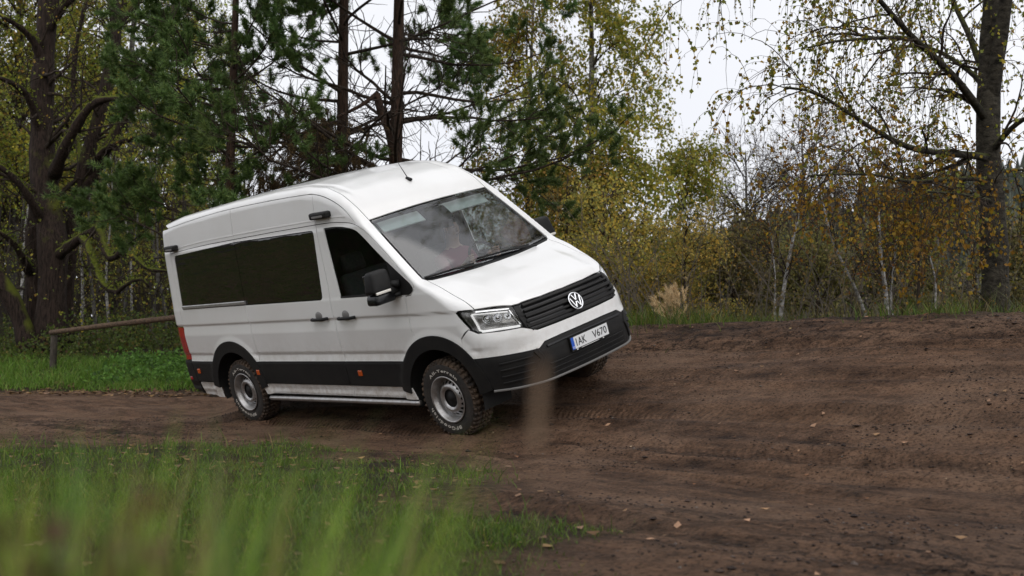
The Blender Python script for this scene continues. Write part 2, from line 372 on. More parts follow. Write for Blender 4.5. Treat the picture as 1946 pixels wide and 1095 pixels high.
# soil kind: 0 = trodden dirt, 1 = humus under grass and litter
_hum = np.maximum(_gr, sstep(3.4, 4.3, _u+.5*fbm(XX*1.4, YY*1.4, 3, 71)))
_hum = np.maximum(_hum, sstep(26, 30, np.hypot(XX, YY)))
_hum = np.maximum(_hum, sstep(-.3, .5, left_u(XX, YY))*sstep(0, -3, XX))
def ground_mat():
    m = bpy.data.materials.new('damp_soil'); m.use_nodes = True; t = m.node_tree; L = t.links; b = t.nodes['Principled BSDF']
    N = t.nodes.new
    co = N('ShaderNodeTexCoord'); va = N('ShaderNodeVertexColor'); va.layer_name = 'Col'; sv = N('ShaderNodeSeparateColor'); L.new(va.outputs[0], sv.inputs[0])
    def noise(sc, det=8, ro=.65, src=None):
        n = N('ShaderNodeTexNoise'); n.inputs['Scale'].default_value = sc; n.inputs['Detail'].default_value = det; n.inputs['Roughness'].default_value = ro
        L.new(src or co.outputs['Object'], n.inputs['Vector']); return n.outputs[0]
    def ramp(s, stops):
        r = N('ShaderNodeValToRGB'); e = r.color_ramp.elements
        while len(e) < len(stops): e.new(.5)
        for q, (p, c) in zip(e, stops): q.position = p; q.color = (*c, 1)
        L.new(s, r.inputs[0]); return r.outputs[0]
    def mixc(f, a, c):
        x = N('ShaderNodeMix'); x.data_type = 'RGBA'; L.new(a, x.inputs[6]); L.new(c, x.inputs[7])
        if isinstance(f, float): x.inputs[0].default_value = f
        else: L.new(f, x.inputs[0])
        return x.outputs[2]
    def math_(op, a, c):
        x = N('ShaderNodeMath'); x.operation = op
        for i, q in enumerate((a, c)):
            if isinstance(q, (int, float)): x.inputs[i].default_value = q
            else: L.new(q, x.inputs[i])
        return x.outputs[0]
    # along/across the bank
    mp = N('ShaderNodeMapping'); mp.vector_type = 'POINT'; mp.inputs['Rotation'].default_value = (0, 0, RAD(46.25)); L.new(co.outputs['Object'], mp.inputs[0])
    mp2 = N('ShaderNodeMapping'); mp2.inputs['Scale'].default_value = (.22, 1.6, 1); L.new(mp.outputs[0], mp2.inputs[0])
    big = noise(.9, 6, .6); med = noise(4.5, 9, .7); fin = noise(38, 6, .7); stre = noise(2.4, 7, .65, mp2.outputs[0])
    dirt = ramp(med, [(.32, (.014, .0072, .0042)), (.45, (.068, .037, .022)), (.57, (.128, .073, .045)), (.75, (.20, .125, .082))])
    wet = ramp(stre, [(.38, (.014, .0072, .0042)), (.58, (.145, .086, .053))])
    c1 = mixc(.5, dirt, wet)
    pale = N('ShaderNodeMapRange'); pale.inputs[1].default_value = .46; pale.inputs[2].default_value = .72; pale.inputs[4].default_value = .7; L.new(big, pale.inputs[0])
    pc = N('ShaderNodeRGB'); pc.outputs[0].default_value = (.190, .122, .082, 1)
    c1 = mixc(pale.outputs[0], c1, pc.outputs[0])
    sg = ramp(fin, [(.34, (.12, .12, .12)), (.48, (1, 1, 1)), (.72, (1.5, 1.42, 1.35))])
    fs = noise(13, 5, .75); fst = noise(6.5, 6, .7, mp2.outputs[0])
    dk = ramp(fs, [(.40, (.16, .15, .14)), (.475, (1, 1, 1)), (.60, (1.0, 1.0, 1.0)), (.70, (1.35, 1.3, 1.25))]); dk2 = ramp(fst, [(.38, (.30, .28, .27)), (.50, (1.05, 1.05, 1.05)), (.72, (1.3, 1.27, 1.24))])
    for q in (dk, dk2):
        x_ = N('ShaderNodeMix'); x_.data_type = 'RGBA'; x_.blend_type = 'MULTIPLY'; L.new(math_('MULTIPLY', sv.outputs[1], .85), x_.inputs[0]); x_.inputs[0].default_value = .8; L.new(c1, x_.inputs[6]); L.new(q, x_.inputs[7]); c1 = x_.outputs[2]
    mu = N('ShaderNodeMix'); mu.data_type = 'RGBA'; mu.blend_type = 'MULTIPLY'; mu.inputs[0].default_value = .85; L.new(c1, mu.inputs[6]); L.new(sg, mu.inputs[7])
    gn = N('ShaderNodeMix'); gn.data_type = 'RGBA'; gn.blend_type = 'MULTIPLY'; gn.inputs[0].default_value = 1; gn.inputs[7].default_value = (1.36, 1.36, 1.38, 1); L.new(mu.outputs[2], gn.inputs[6]); mu = gn
    hum = ramp(med, [(.3, (.014, .011, .006)), (.55, (.035, .027, .014)), (.75, (.055, .042, .020))])
    L.new(mixc(sv.outputs[0], mu.outputs[2], hum), b.inputs['Base Color'])
    rg = N('ShaderNodeMapRange'); rg.inputs[3].default_value = .48; rg.inputs[4].default_value = .95; L.new(stre, rg.inputs[0]); L.new(rg.outputs[0], b.inputs['Roughness'])
    b.inputs['Specular IOR Level'].default_value = .12
    # lug prints of passing tyres, in patches that run along the bank
    sp = N('ShaderNodeSeparateXYZ'); L.new(mp.outputs[0], sp.inputs[0])
    w1 = math_('SINE', math_('MULTIPLY', math_('ADD', sp.outputs[0], math_('MULTIPLY', math_('ABSOLUTE', math_('SINE', math_('MULTIPLY', sp.outputs[1], 9.), 0), 0), .10)), 95.), 0)
    mp3 = N('ShaderNodeMapping'); mp3.inputs['Scale'].default_value = (.30, 2.3, 1); L.new(mp.outputs[0], mp3.inputs[0])
    pm = N('ShaderNodeMapRange'); pm.inputs[1].default_value = .40; pm.inputs[2].default_value = .56; L.new(noise(1.5, 3, .5, mp3.outputs[0]), pm.inputs[0])
    lug = math_('MULTIPLY', math_('MULTIPLY', w1, math_('MULTIPLY', sv.outputs[2], pm.outputs[0])), .30)
    grit = N('ShaderNodeTexVoronoi'); grit.inputs['Scale'].default_value = 34; L.new(co.outputs['Object'], grit.inputs['Vector'])
    hgt = math_('ADD', math_('ADD', math_('MULTIPLY', med, 1.6), math_('ADD', math_('MULTIPLY', fin, .8), math_('MULTIPLY', math_('ADD', math_('MULTIPLY', fs, 1.0), math_('MULTIPLY', fst, .8)), sv.outputs[1]))), math_('ADD', lug, math_('MULTIPLY', grit.outputs[0], -.25)))
    u = N('ShaderNodeBump'); u.inputs['Strength'].default_value = 1.0; u.inputs['Distance'].default_value = .075; L.new(hgt, u.inputs['Height']); L.new(u.outputs[0], b.inputs['Normal'])
    return m
_V = np.stack([XX, YY, ZZ], -1).reshape(-1, 3); _i = np.arange(len(gy)-1)[:, None]*nx; _j = np.arange(nx-1)[None]
_c = np.zeros((len(_V), 3)); _c[:, 0] = _hum.ravel(); _s, _ll = sl(XX, YY); _c[:, 1] = rough_mask(_s, _ll).ravel(); _c[:, 2] = np.exp(-(wheel_tracks(_s, _ll)/.11)**2).ravel()
ground = add('ground', (_V, [np.stack([_i+_j, _i+_j+1, _i+nx+1+_j, _i+nx+_j], -1).reshape(-1, 4)]), ground_mat(), cols=_c)
tag(ground, 'damp brown dirt track rising into a banked slope', kind='structure')
def gz(x, y): return float(terrain(np.array([x]), np.array([y]))[0])
def pxw(u, v, D):
    """a point D metres ahead, from where it shows in the photograph (1946 x 1095)"""
    return np.array([(u-973)/2133*D, D, .68+(685-v)/2133*D])
# ------------------------------------------------------------------ the van
VM = np.array([[0.69121, 0.68819, -0.22049], [-0.72265, 0.65865, -0.20966], [0.00094, 0.30425, 0.95259]]); VT = np.array([0.15493, 11.28597, 0.25536])
van = empty('van')
_m4 = Matrix.Identity(4)
for _i in range(3):
    for _j in range(3): _m4[_i][_j] = VM[_i, _j]
    _m4[_i][3] = VT[_i]
van.matrix_world = _m4
tag(van, 'white high roof passenger van leaning on the dirt bank', 'van')

def paint_mat():
    m = mat('white_paint', (.74, .74, .735), .30, coat=.8, spec=.5); t = m.node_tree; L = t.links; b = t.nodes['Principled BSDF']
    co = t.nodes.new('ShaderNodeTexCoord'); sp = t.nodes.new('ShaderNodeSeparateXYZ'); L.new(co.outputs['Object'], sp.inputs[0])
    n = t.nodes.new('ShaderNodeTexNoise'); n.inputs['Scale'].default_value = 9; n.inputs['Detail'].default_value = 9; n.inputs['Roughness'].default_value = .75
    L.new(co.outputs['Object'], n.inputs['Vector'])
    mr = t.nodes.new('ShaderNodeMapRange'); mr.inputs[1].default_value = 1.05; mr.inputs[2].default_value = .30; mr.inputs[3].default_value = .0; mr.inputs[4].default_value = .8
    L.new(sp.outputs[2], mr.inputs[0])
    r = t.nodes.new('ShaderNodeMapRange'); r.inputs[1].default_value = .40; r.inputs[2].default_value = .66; L.new(n.outputs[0], r.inputs[0])
    mu = t.nodes.new('ShaderNodeMath'); mu.operation = 'MULTIPLY'; L.new(mr.outputs[0], mu.inputs[0]); L.new(r.outputs[0], mu.inputs[1])
    # thin film of road dust over everything, in blotches
    n2 = t.nodes.new('ShaderNodeTexNoise'); n2.inputs['Scale'].default_value = 1.7; n2.inputs['Detail'].default_value = 7; L.new(co.outputs['Object'], n2.inputs['Vector'])
    r2 = t.nodes.new('ShaderNodeMapRange'); r2.inputs[1].default_value = .35; r2.inputs[2].default_value = .8; r2.inputs[4].default_value = .14; L.new(n2.outputs[0], r2.inputs[0])
    ad = t.nodes.new('ShaderNodeMath'); ad.operation = 'ADD'; ad.use_clamp = True; L.new(mu.outputs[0], ad.inputs[0]); L.new(r2.outputs[0], ad.inputs[1])
    mx = t.nodes.new('ShaderNodeMix'); mx.data_type = 'RGBA'; mx.inputs[6].default_value = (.74, .74, .735, 1); mx.inputs[7].default_value = (.30, .24, .18, 1)
    L.new(ad.outputs[0], mx.inputs[0]); L.new(mx.outputs[2], b.inputs['Base Color'])
    q = t.nodes.new('ShaderNodeMapRange'); q.inputs[3].default_value = .8; q.inputs[4].default_value = .25; L.new(ad.outputs[0], q.inputs[0]); L.new(q.outputs[0], b.inputs['Coat Weight'])
    v = t.nodes.new('ShaderNodeTexVoronoi'); v.inputs['Scale'].default_value = 150; v.inputs['Randomness'].default_value = 1; L.new(co.outputs['Object'], v.inputs['Vector'])
    vr = t.nodes.new('ShaderNodeMapRange'); vr.inputs[1].default_value = .0; vr.inputs[2].default_value = .38; vr.inputs[3].default_value = 1; vr.inputs[4].default_value = 0; L.new(v.outputs[0], vr.inputs[0])
    geo = t.nodes.new('ShaderNodeNewGeometry'); sg = t.nodes.new('ShaderNodeSeparateXYZ'); L.new(geo.outputs['Normal'], sg.inputs[0])
    up = t.nodes.new('ShaderNodeMapRange'); up.inputs[1].default_value = .35; up.inputs[2].default_value = .8; L.new(sg.outputs[2], up.inputs[0])
    ml = t.nodes.new('ShaderNodeMath'); ml.operation = 'MULTIPLY'; L.new(vr.outputs[0], ml.inputs[0]); L.new(up.outputs[0], ml.inputs[1])
    u = t.nodes.new('ShaderNodeBump'); u.inputs['Strength'].default_value = .22; u.inputs['Distance'].default_value = .0015   # rain drops on the upward faces
    L.new(ml.outputs[0], u.inputs['Height']); L.new(u.outputs[0], b.inputs['Coat Normal']); 
    return m
M_PAINT = paint_mat()
M_BLK = mat('black_plastic', (.008, .008, .0085), .55, spec=.22, var=(.016, .015, .014), nscale=5, bump=.12, bscale=500)
M_BLKG = mat('black_gloss', (.006, .006, .007), .2, spec=.35)
M_DARK = mat('dark_liner', (.010, .010, .010), .9)
M_GAP = mat('seam_shadow_rubber', (.012, .012, .012), .9)
M_RUB = mat('tyre_rubber', (.010, .010, .010), .7, var=(.032, .025, .020), nscale=7, bump=.35, bscale=70)
M_MUD = mat('tread_mud', (.014, .012, .011), .85, var=(.105, .066, .040), nscale=8, bump=.5, bscale=60)
M_LET = mat('tyre_white', (.62, .60, .56), .6, var=(.34, .30, .25), nscale=30)
M_SIL = mat('silver_steel', (.46, .46, .47), .34, metal=.75, var=(.30, .28, .26), nscale=14)
M_CHR = mat('chrome', (.82, .83, .85), .08, metal=1.0)
M_GREY = mat('grey_plastic', (.17, .165, .16), .5)
M_PRIV = mat('privacy_glass', (.006, .0055, .005), .02, spec=1.)
_t = M_PRIV.node_tree; _n = _t.nodes.new('ShaderNodeTexNoise'); _n.inputs['Scale'].default_value = 1.; _n.inputs['Detail'].default_value = 3; _mp = _t.nodes.new('ShaderNodeMapping'); _mp.inputs['Scale'].default_value = (1.6, 1, 9)
_co = _t.nodes.new('ShaderNodeTexCoord'); _t.links.new(_co.outputs['Object'], _mp.inputs[0]); _t.links.new(_mp.outputs[0], _n.inputs['Vector']); _u = _t.nodes.new('ShaderNodeBump'); _u.inputs['Strength'].default_value = .25; _u.inputs['Distance'].default_value = .03
_t.links.new(_n.outputs[0], _u.inputs['Height']); _t.links.new(_u.outputs[0], _t.nodes['Principled BSDF'].inputs['Normal'])
M_GLS = glass_mat('clear_glass', (.90, .90, .895), 1.5, 1.15, haze=.0)
M_DGL = glass_mat('door_glass', (.45, .50, .47), 1.45, .45)
M_WSC = glass_mat('windscreen_glass', (.70, .77, .77), 1.52, 2.5, haze=.006, bump=.02)
M_ORG = mat('orange_lens', (.45, .075, .012), .15, coat=.6)
M_RED = mat('red_lens', (.33, .008, .012), .10, coat=1.)
M_LED = mat('daytime_light', (.9, .91, .91), .2, emit=((1, 1, 1), .4))
M_BOWL = mat('lamp_bowl', (.42, .41, .40), .18, metal=.7, var=(.10, .10, .10), nscale=14)
M_PLW = mat('plate_white', (.72, .73, .74), .35)
M_PLB = mat('plate_blue', (.01, .09, .50), .35)
M_TXT = mat('plate_ink', (.008, .008, .01), .4)
M_TXW = mat('white_print', (.8, .8, .8), .4)
M_INT = mat('cabin_grey', (.022, .023, .025), .7, var=(.034, .035, .037), nscale=12)
M_LIGHT = mat('cabin_light_grey', (.62, .66, .64), .7)
M_SEAT = mat('seat_cloth', (.035, .036, .04), .9, var=(.06, .06, .065), nscale=40)

def uvof(kind, P):
    P = np.atleast_2d(P)
    if kind == 'side': return P[:, [0, 2]]
    if kind == 'top': return P[:, [0, 1]]
    if kind == 'rear': return P[:, [1, 2]]
    if kind == 'cyl': return np.stack([np.arctan2(P[:, 1], P[:, 0]-.15)*.8, P[:, 2]], 1)
    return np.stack([P[:, 0], (P[:, 1]+P[:, 2])*.70711], 1)
def lift(kind, uv, off=0.):
    uv = np.atleast_2d(np.asarray(uv, float)); n = len(uv); z = np.zeros(n)
    if kind == 'side': o = np.stack([uv[:, 0], z-1.5, uv[:, 1]], 1); d = np.array([0, 1., 0]); L = 1.4
    elif kind == 'top': o = np.stack([uv[:, 0], uv[:, 1], z+3.0], 1); d = np.array([0, 0, -1.]); L = 2.3
    elif kind == 'rear': o = np.stack([z-5.6, uv[:, 0], uv[:, 1]], 1); d = np.array([1., 0, 0]); L = 1.2
    elif kind == 'cyl':
        a = uv[:, 0]/.8; c, s = np.cos(a), np.sin(a)
        o = np.stack([.15+1.8*c, 1.8*s, uv[:, 1]], 1); d = np.stack([-c, -s, z], 1); L = 1.6
    else:
        e2 = np.array([0, .70711, .70711]); d = np.array([0, .70711, -.70711])
        o = uv[:, :1]*[1, 0, 0]+uv[:, 1:]*e2-d*3.2; L = 3.4
    P, ok = march(o, d, off, L, 120)
    if not ok.all():                                  # grazing points: slide to the nearest point that hits
        bad = np.where(~ok)[0]; good = np.where(ok)[0]
        if len(good):
            for b in bad:
                g = good[np.argmin(((uv[good]-uv[b])**2).sum(1))]; P[b] = P[g]
    return P, grad(P)
def cdt_fill(loop, holes, h, sx, grid=True):
    loops = [np.asarray(loop, float)]+[np.asarray(q, float) for q in holes]
    S = np.array([sx, 1.]); pts, edges, n = [], [], 0
    for l in loops:
        pts.append(l); k = len(l); edges += [(n+i, n+(i+1) % k) for i in range(k)]; n += k
    B = np.vstack(pts); nb = len(B)
    if grid:
        lo, hi = B.min(0), B.max(0); hx = h/sx
        gx = np.arange(lo[0]+hx*.5, hi[0], hx); gz = np.arange(lo[1]+h*.5, hi[1], h)
        G = np.stack(np.meshgrid(gx, gz), -1).reshape(-1, 2)
        k = pip(G, loops[0])
        for q in loops[1:]: k &= ~pip(G, q)
        G = G[k]
        if len(G):
            keep = np.ones(len(G), bool)
            for i in range(0, len(G), 4000):
                dd = ((((G[i:i+4000, None]-B[None])*S)**2).sum(-1)).min(1); keep[i:i+4000] = dd > (.38*h)**2
            G = G[keep]
        A = np.vstack([B, G])
    else: A = B
    v2, _, f2, ov, _, _ = delaunay_2d_cdt([Vector((p[0]*sx, p[1])) for p in A], edges, [], 0, 1e-7)
    V = np.array([[v.x/sx, v.y] for v in v2]); T = np.array([f for f in f2 if len(f) == 3])
    c = V[T].mean(1); k = pip(c, loops[0])
    for q in loops[1:]: k &= ~pip(c, q)
    T = T[k]
    e1 = V[T[:, 1]]-V[T[:, 0]]; e2 = V[T[:, 2]]-V[T[:, 0]]; neg = e1[:, 0]*e2[:, 1]-e1[:, 1]*e2[:, 0] < 0
    T[neg] = T[neg][:, ::-1]
    return V, T
def panel_mesh(name, kind, loop, holes=(), off=0., h=.02, sx=.5, m=None, gap=.0035, skirt=.012, grid=True):
    lp = inset(resamp(loop, h*1.2/max(sx, .4)), gap) if gap else resamp(loop, h*1.2/max(sx, .4))
    hs = [inset(resamp(q, h*1.2/max(sx, .4)), -gap if gap else 0) for q in holes]
    V2, T = cdt_fill(lp, hs, h, sx, grid)
    P, N = lift(kind, V2, off)
    # orient
    e1 = P[T[:, 1]]-P[T[:, 0]]; e2 = P[T[:, 2]]-P[T[:, 0]]; fn = np.cross(e1, e2)
    neg = (fn*N[T[:, 0]]).sum(1) < 0; T[neg] = T[neg][:, ::-1]
    V, NN, polys = [P], [N], [T]
    if skirt:
        ed = {}
        for tri in T:
            for a, b in ((tri[0], tri[1]), (tri[1], tri[2]), (tri[2], tri[0])):
                if (b, a) in ed: del ed[(b, a)]
                else: ed[(a, b)] = 1
        E_ = np.array(list(ed)); a, b = E_[:, 0], E_[:, 1]; n0 = len(P); k = len(E_)
        t = P[b]-P[a]; sn = np.cross(t, N[a]); sn /= np.linalg.norm(sn, axis=1, keepdims=True)+1e-12
        V += [P[a], P[b], P[b]-N[b]*skirt, P[a]-N[a]*skirt]; NN += [sn]*4
        i = np.arange(k); polys.append(np.stack([n0+k+i, n0+i, n0+3*k+i, n0+2*k+i], 1))
    return np.concatenate(V), polys, np.concatenate(NN)
def panel(name, kind, loop, holes=(), mirror=False, m=None, parent=None, **k):
    V, polys, N = panel_mesh(name, kind, loop, holes, **k)
    par = van if parent is None else parent
    o = link(name, mesh(name, V, polys, m, N), par)
    if mirror:
        pm = mirror if not isinstance(mirror, bool) else par
        o2 = link(name, mesh(name, V*[1, -1, 1], [p[:, ::-1] for p in polys], m, N*[1, -1, 1]), pm)
        return o, o2
    return o
def band(P, N, w, hgt, lift0=0., closed=False):
    """raised strip along a line on the body: w wide, hgt proud of the surface"""
    P = np.asarray(P, float)+np.asarray(N)*lift0; T = np.gradient(P, axis=0); T /= np.linalg.norm(T, axis=1, keepdims=True)+1e-12
    B = np.cross(N, T); B /= np.linalg.norm(B, axis=1, keepdims=True)+1e-12
    w = np.broadcast_to(w, (len(P),))[:, None]; c = np.minimum(w*.18, hgt*.4)
    prof = [(-w/2, -.004), (-w/2, hgt-c), (-w/2+c, hgt), (w/2-c, hgt), (w/2, hgt-c), (w/2, -.004)]
    V = np.stack([P+B*a+N*b for a, b in prof], 1); m = len(P); V = V.reshape(-1, 3)
    i = np.arange(m-1)[:, None]*6; j = np.arange(5)[None]
    Q = np.stack([i+j, i+6+j, i+7+j, i+1+j], -1).reshape(-1, 4)
    e = np.array([[0, 1, 2, 3], [0, 3, 4, 5]]); b0 = (m-1)*6
    return V, [np.concatenate([Q, e, (b0+e)[:, ::-1]])]
def sband(name, kind, uv, w, hgt, m, parent=None, mirror=False, lift0=0., n=None, off=0.):
    uv = np.asarray(uv, float); uv = resamp(uv, .03, closed=False) if n is None else n
    P, N = lift(kind, uv, off); g = band(P, N, w, hgt, lift0); par = van if parent is None else parent
    o = add(name, g, m, par, smooth=False)
    if mirror: add(name, flipy(g), m, mirror if not isinstance(mirror, bool) else par, smooth=False)
    return o

# ---- seam lines (x, z) on the flank
AX, AXR, AZ, RO, RI = .01, -3.655, .40, .60, .475
def arc(cx, r, z0, z1, left_to_right=True, n=34):
    """arc over the top of a wheel arch from height z0 (rear) to z1 (front)"""
    a0 = math.pi-math.asin((z0-AZ)/r); a1 = math.asin((z1-AZ)/r); a = np.linspace(a0, a1, n)
    p = np.stack([cx+r*np.cos(a), AZ+r*np.sin(a)], 1)
    return p if left_to_right else p[::-1]
ZB, ZM = .755, .497
REAR = [(-4.725, ZB), (-4.712, 1.19), (-4.675, 1.42), (-4.685, 2.10)]
SDR = [(-3.118, ZB), (-3.118, 1.20), (-3.13, 1.42), (-3.150, 2.157)]
SDF = [(-1.462, ZB), (-1.472, 1.20), (-1.466, 1.56), (-1.516, 2.178)]
ZWB = 1.420
def wtop(x): return float(np.interp(x, [-4.6, -4.2, -3.6, -3.1, -2.2, -1.55], [2.060, 2.088, 2.112, 2.122, 2.124, 2.120]))
WT1 = [(x, wtop(x)) for x in np.linspace(-4.585, -3.14, 9)]
UPS = [(-4.685, 2.10), (-4.2, 2.130), (-3.70, 2.148), (-3.15, 2.158), (-2.3, 2.172), (-1.516, 2.178)]
# rear quarter: opening of the window reaches the sliding door seam
q_out = [REAR[0]]+list(arc(AXR, RO, ZB, ZB))+[SDR[0], (-3.118, 1.20), (-3.129, ZWB-.004)]+[tuple(p) for p in fillet([(-3.13, ZWB-.004), (-4.612, ZWB-.004), (-4.590, wtop(-4.585)+.004), (-3.149, wtop(-3.14)+.004)], [0, .05, .05, 0])]+[(-3.150, 2.158), (-3.70, 2.148), (-4.2, 2.130), (-4.685, 2.10), (-4.675, 1.42), (-4.712, 1.19)]
panel('rear_quarter_panel', 'side', q_out, m=M_PAINT, mirror=True, h=.014, sx=.4)
sd_out = [SDR[0]]+[SDF[0], SDF[1], SDF[2], SDF[3], (-2.3, 2.172), (-3.15, 2.158)]+[tuple(p) for p in fillet([(-3.149, wtop(-3.1)+.004), (-1.572, wtop(-1.57)+.004), (-1.602, ZWB-.006), (-3.13, ZWB-.004)], [0, .05, .05, 0])]+[(-3.118, 1.20)]
sdoor, sdoor2 = panel('sliding_door', 'side', sd_out, m=M_PAINT, mirror=True, h=.014, sx=.4)
tag(sdoor, 'sliding side door with dark glass and black handle')
p1 = fillet([(-3.131, ZWB), (-3.147, wtop(-3.14)), (-3.6, wtop(-3.6)), (-4.2, wtop(-4.2)), (-4.586, wtop(-4.586)), (-4.608, ZWB)], [0, 0, .1, .1, .045, .045])
p2 = fillet([(-1.606, ZWB-.002), (-1.576, wtop(-1.57)), (-3.143, wtop(-3.12)), (-3.127, ZWB)], [.045, .045, 0, 0])
panel('side_window', 'side', p1, m=M_PRIV, mirror=True, h=.03, off=-.003, gap=.002)
panel('side_window', 'side', p2, m=M_PRIV, mirror=(sdoor2), parent=sdoor, h=.03, off=-.003, gap=.002)
# front door
DF = curve([(-1.516, 2.178), (-1.35, 2.178), (-1.178, 2.172), (-.939, 2.146), (-.789, 2.095), (-.66, 2.013), (-.483, 1.860), (-.376, 1.762), (-.27, 1.655), (-.135, 1.515)], 40)
FDS = [(-.105, 1.455), (-.165, 1.400), (-.250, 1.392), (-.258, 1.28), (-.268, 1.11), (-.240, .985)]
farc = arc(AX, RO, ZB, .955); farc = farc[farc[:, 0] < -.205]
fd_out = [SDF[0]]+list(farc)+[FDS[i] for i in (5, 4, 3, 2, 1, 0)]+[tuple(p) for p in DF[::-1]]+[SDF[2], SDF[1]]
WIN = curve([(-1.383, 2.131), (-1.18, 2.128), (-1.02, 2.110), (-.872, 2.072), (-.778, 2.013), (-.615, 1.872), (-.452, 1.735)], 30)
win = [tuple(p) for p in WIN]+[(-.415, 1.60), (-.405, 1.424), (-.893, 1.426), (-1.278, 1.426)]
fdoor, fdoor2 = panel('front_door', 'side', fd_out, [win], m=M_PAINT, mirror=True, h=.014, sx=.4)
tag(fdoor, 'front passenger door with window, mirror and black handle')
panel('door_window', 'side', win, m=M_DGL, parent=fdoor, mirror=fdoor2, h=.05, off=-.006, gap=.001, skirt=0)
sband('window_seal', 'side', [(-1.275, 1.428), (-.41, 1.426)], .020, .004, M_BLK, fdoor, fdoor2)
tri = fillet([(-.452, 1.745), (-.150, 1.510), (-.112, 1.455), (-.172, 1.406), (-.400, 1.412), (-.415, 1.60)], [.02, .02, .03, .03, .01, .02])
panel('mirror_sail', 'side', tri, m=M_BLK, parent=fdoor, mirror=fdoor2, h=.03, off=.006, gap=0, skirt=.014)
# upper body sides below the gutter
GR = curve([(-4.672, 2.405), (-4.2, 2.442), (-3.70, 2.474), (-3.133, 2.495), (-2.3, 2.502), (-1.65, 2.493), (-1.507, 2.482), (-1.327, 2.438), (-1.12, 2.350), (-.95, 2.235), (-.84, 2.130)], 60)
def gr(x): return float(np.interp(x, GR[:, 0], GR[:, 1]))
def strip_loop(x0, x1):
    xs = np.linspace(x0, x1, 16); lo = np.array(UPS)
    return [(x, float(np.interp(x, lo[:, 0], lo[:, 1]))) for x in xs]+[(x, gr(x)) for x in xs[::-1]]
panel('upper_side_panel', 'side', strip_loop(-4.68, -3.15), m=M_PAINT, mirror=True, h=.015, sx=.4)
panel('upper_side_panel', 'side', strip_loop(-3.15, -1.516), m=M_PAINT, mirror=True, h=.015, sx=.4)
dfu = [tuple(p) for p in DF if p[0] < -.80]
u3 = dfu+[(-.835, 2.128)]+[tuple(p) for p in GR[::-1] if -1.51 < p[0] < -.86]+[(-1.516, gr(-1.516))]
panel('cab_side_panel', 'side', u3, m=M_PAINT, mirror=True, h=.015, sx=.5)
for pts in ([(-4.62, 2.148), (-3.9, 2.190), (-3.16, 2.205)], [(-3.14, 2.206), (-2.3, 2.219), (-1.525, 2.224)], [(-1.505, 2.225), (-1.15, 2.226), (-1.0, 2.215)]):
    sband('pressed_rib', 'side', pts, .014, .003, M_PAINT, mirror=True)
# roof rail and windscreen pillar in one strip, seen from the upper side
SB = curve([(-.757, -.800), (-.90, -.795), (-1.13, -.772), (-1.394, -.735), (-1.60, -.705), (-1.9, -.70), (-4.90, -.70)], 60)
sb3, _ = lift('top', SB); gr3, _ = lift('side', GR); 
WSB = (-.075, -.868)
pil_u3, _ = lift('top', [(-.757+(-.075+.757)*t, -.800+(-.868+.800)*t-.006*math.sin(math.pi*t)) for t in np.linspace(0, 1, 12)])
pil_l3, _ = lift('side', [p for p in DF if p[0] > -.83])
up = np.vstack([sb3[::-1], pil_u3[1:]]); dn = np.vstack([gr3[gr3[:, 0] < -.86], pil_l3, lift('side', [(-.105, 1.465)])[0]])
up = up[up[:, 0] > -4.93]; rp = np.vstack([up, dn[::-1]])
panel('roof_rail_pillar', 'diag', uvof('diag', rp), m=M_PAINT, mirror=True, h=.015, sx=.4)
rf = np.vstack([SB, SB[::-1]*[1, -1]])
panel('roof_panel', 'top', np.vstack([rf, [[-.765, .55], [-.772, .2], [-.772, -.2], [-.765, -.55]]]), m=M_PAINT, h=.03, sx=.7)
# windscreen, black edge band, scuttle, bonnet
WS = [(-.748, -.790), (-.757, -.45), (-.762, 0), (-.757, .45), (-.748, .790)]+[(-.748+.665*t, .790+.068*t) for t in (.25, .5, .75)]+[(-.083, .858), (-.045, .6), (-.02, .3), (-.012, 0), (-.02, -.3), (-.045, -.6), (-.083, -.858)]+[(-.748+.665*t, -.790-.068*t) for t in (.75, .5, .25)]
WSi = np.array(WS); WSn = inset(resamp(WS, .05), .034)
panel('windscreen', 'top', WS, m=M_WSC, h=.03, sx=1, off=-.002, gap=.002, skirt=0)
panel('windscreen_edge_band', 'top', WS, [fillet(WSn[::3], .01)], m=M_BLKG, h=.05, sx=1, off=-.006, gap=0, skirt=0)
sc_ = [(-.072, -.872), (-.040, -.6), (-.014, -.3), (-.005, 0), (-.014, .3), (-.040, .6), (-.072, .872), (-.045, .862), (.005, .6), (.042, .3), (.052, 0), (.042, -.3), (.005, -.6), (-.045, -.862)]
panel('scuttle', 'top', sc_, m=M_BLK, h=.03, sx=1, off=-.012, gap=-.012, skirt=.02)
HL = curve([(-.055, -.842), (.15, -.852), (.332, -.855), (.45, -.862), (.536, -.868)], 16)
hood_r = [(-.03, -.80), (.008, -.6), (.045, -.3), (.055, 0), (.045, .3), (.008, .6), (-.03, .80)]
gtop = [(.765, -.628), (.795, -.56), (.824, -.3), (.834, 0), (.824, .3), (.795, .56), (.765, .628)]
hl_top = curve([(.536, -.868), (.61, -.80), (.69, -.715), (.765, -.628)], 10)
hood = np.vstack([HL, hl_top[1:-1], gtop, hl_top[::-1][1:]*[1, -1], HL[::-1][1:]*[1, -1], hood_r[::-1]])
panel('bonnet', 'top', hood, m=M_PAINT, h=.02, sx=.8)
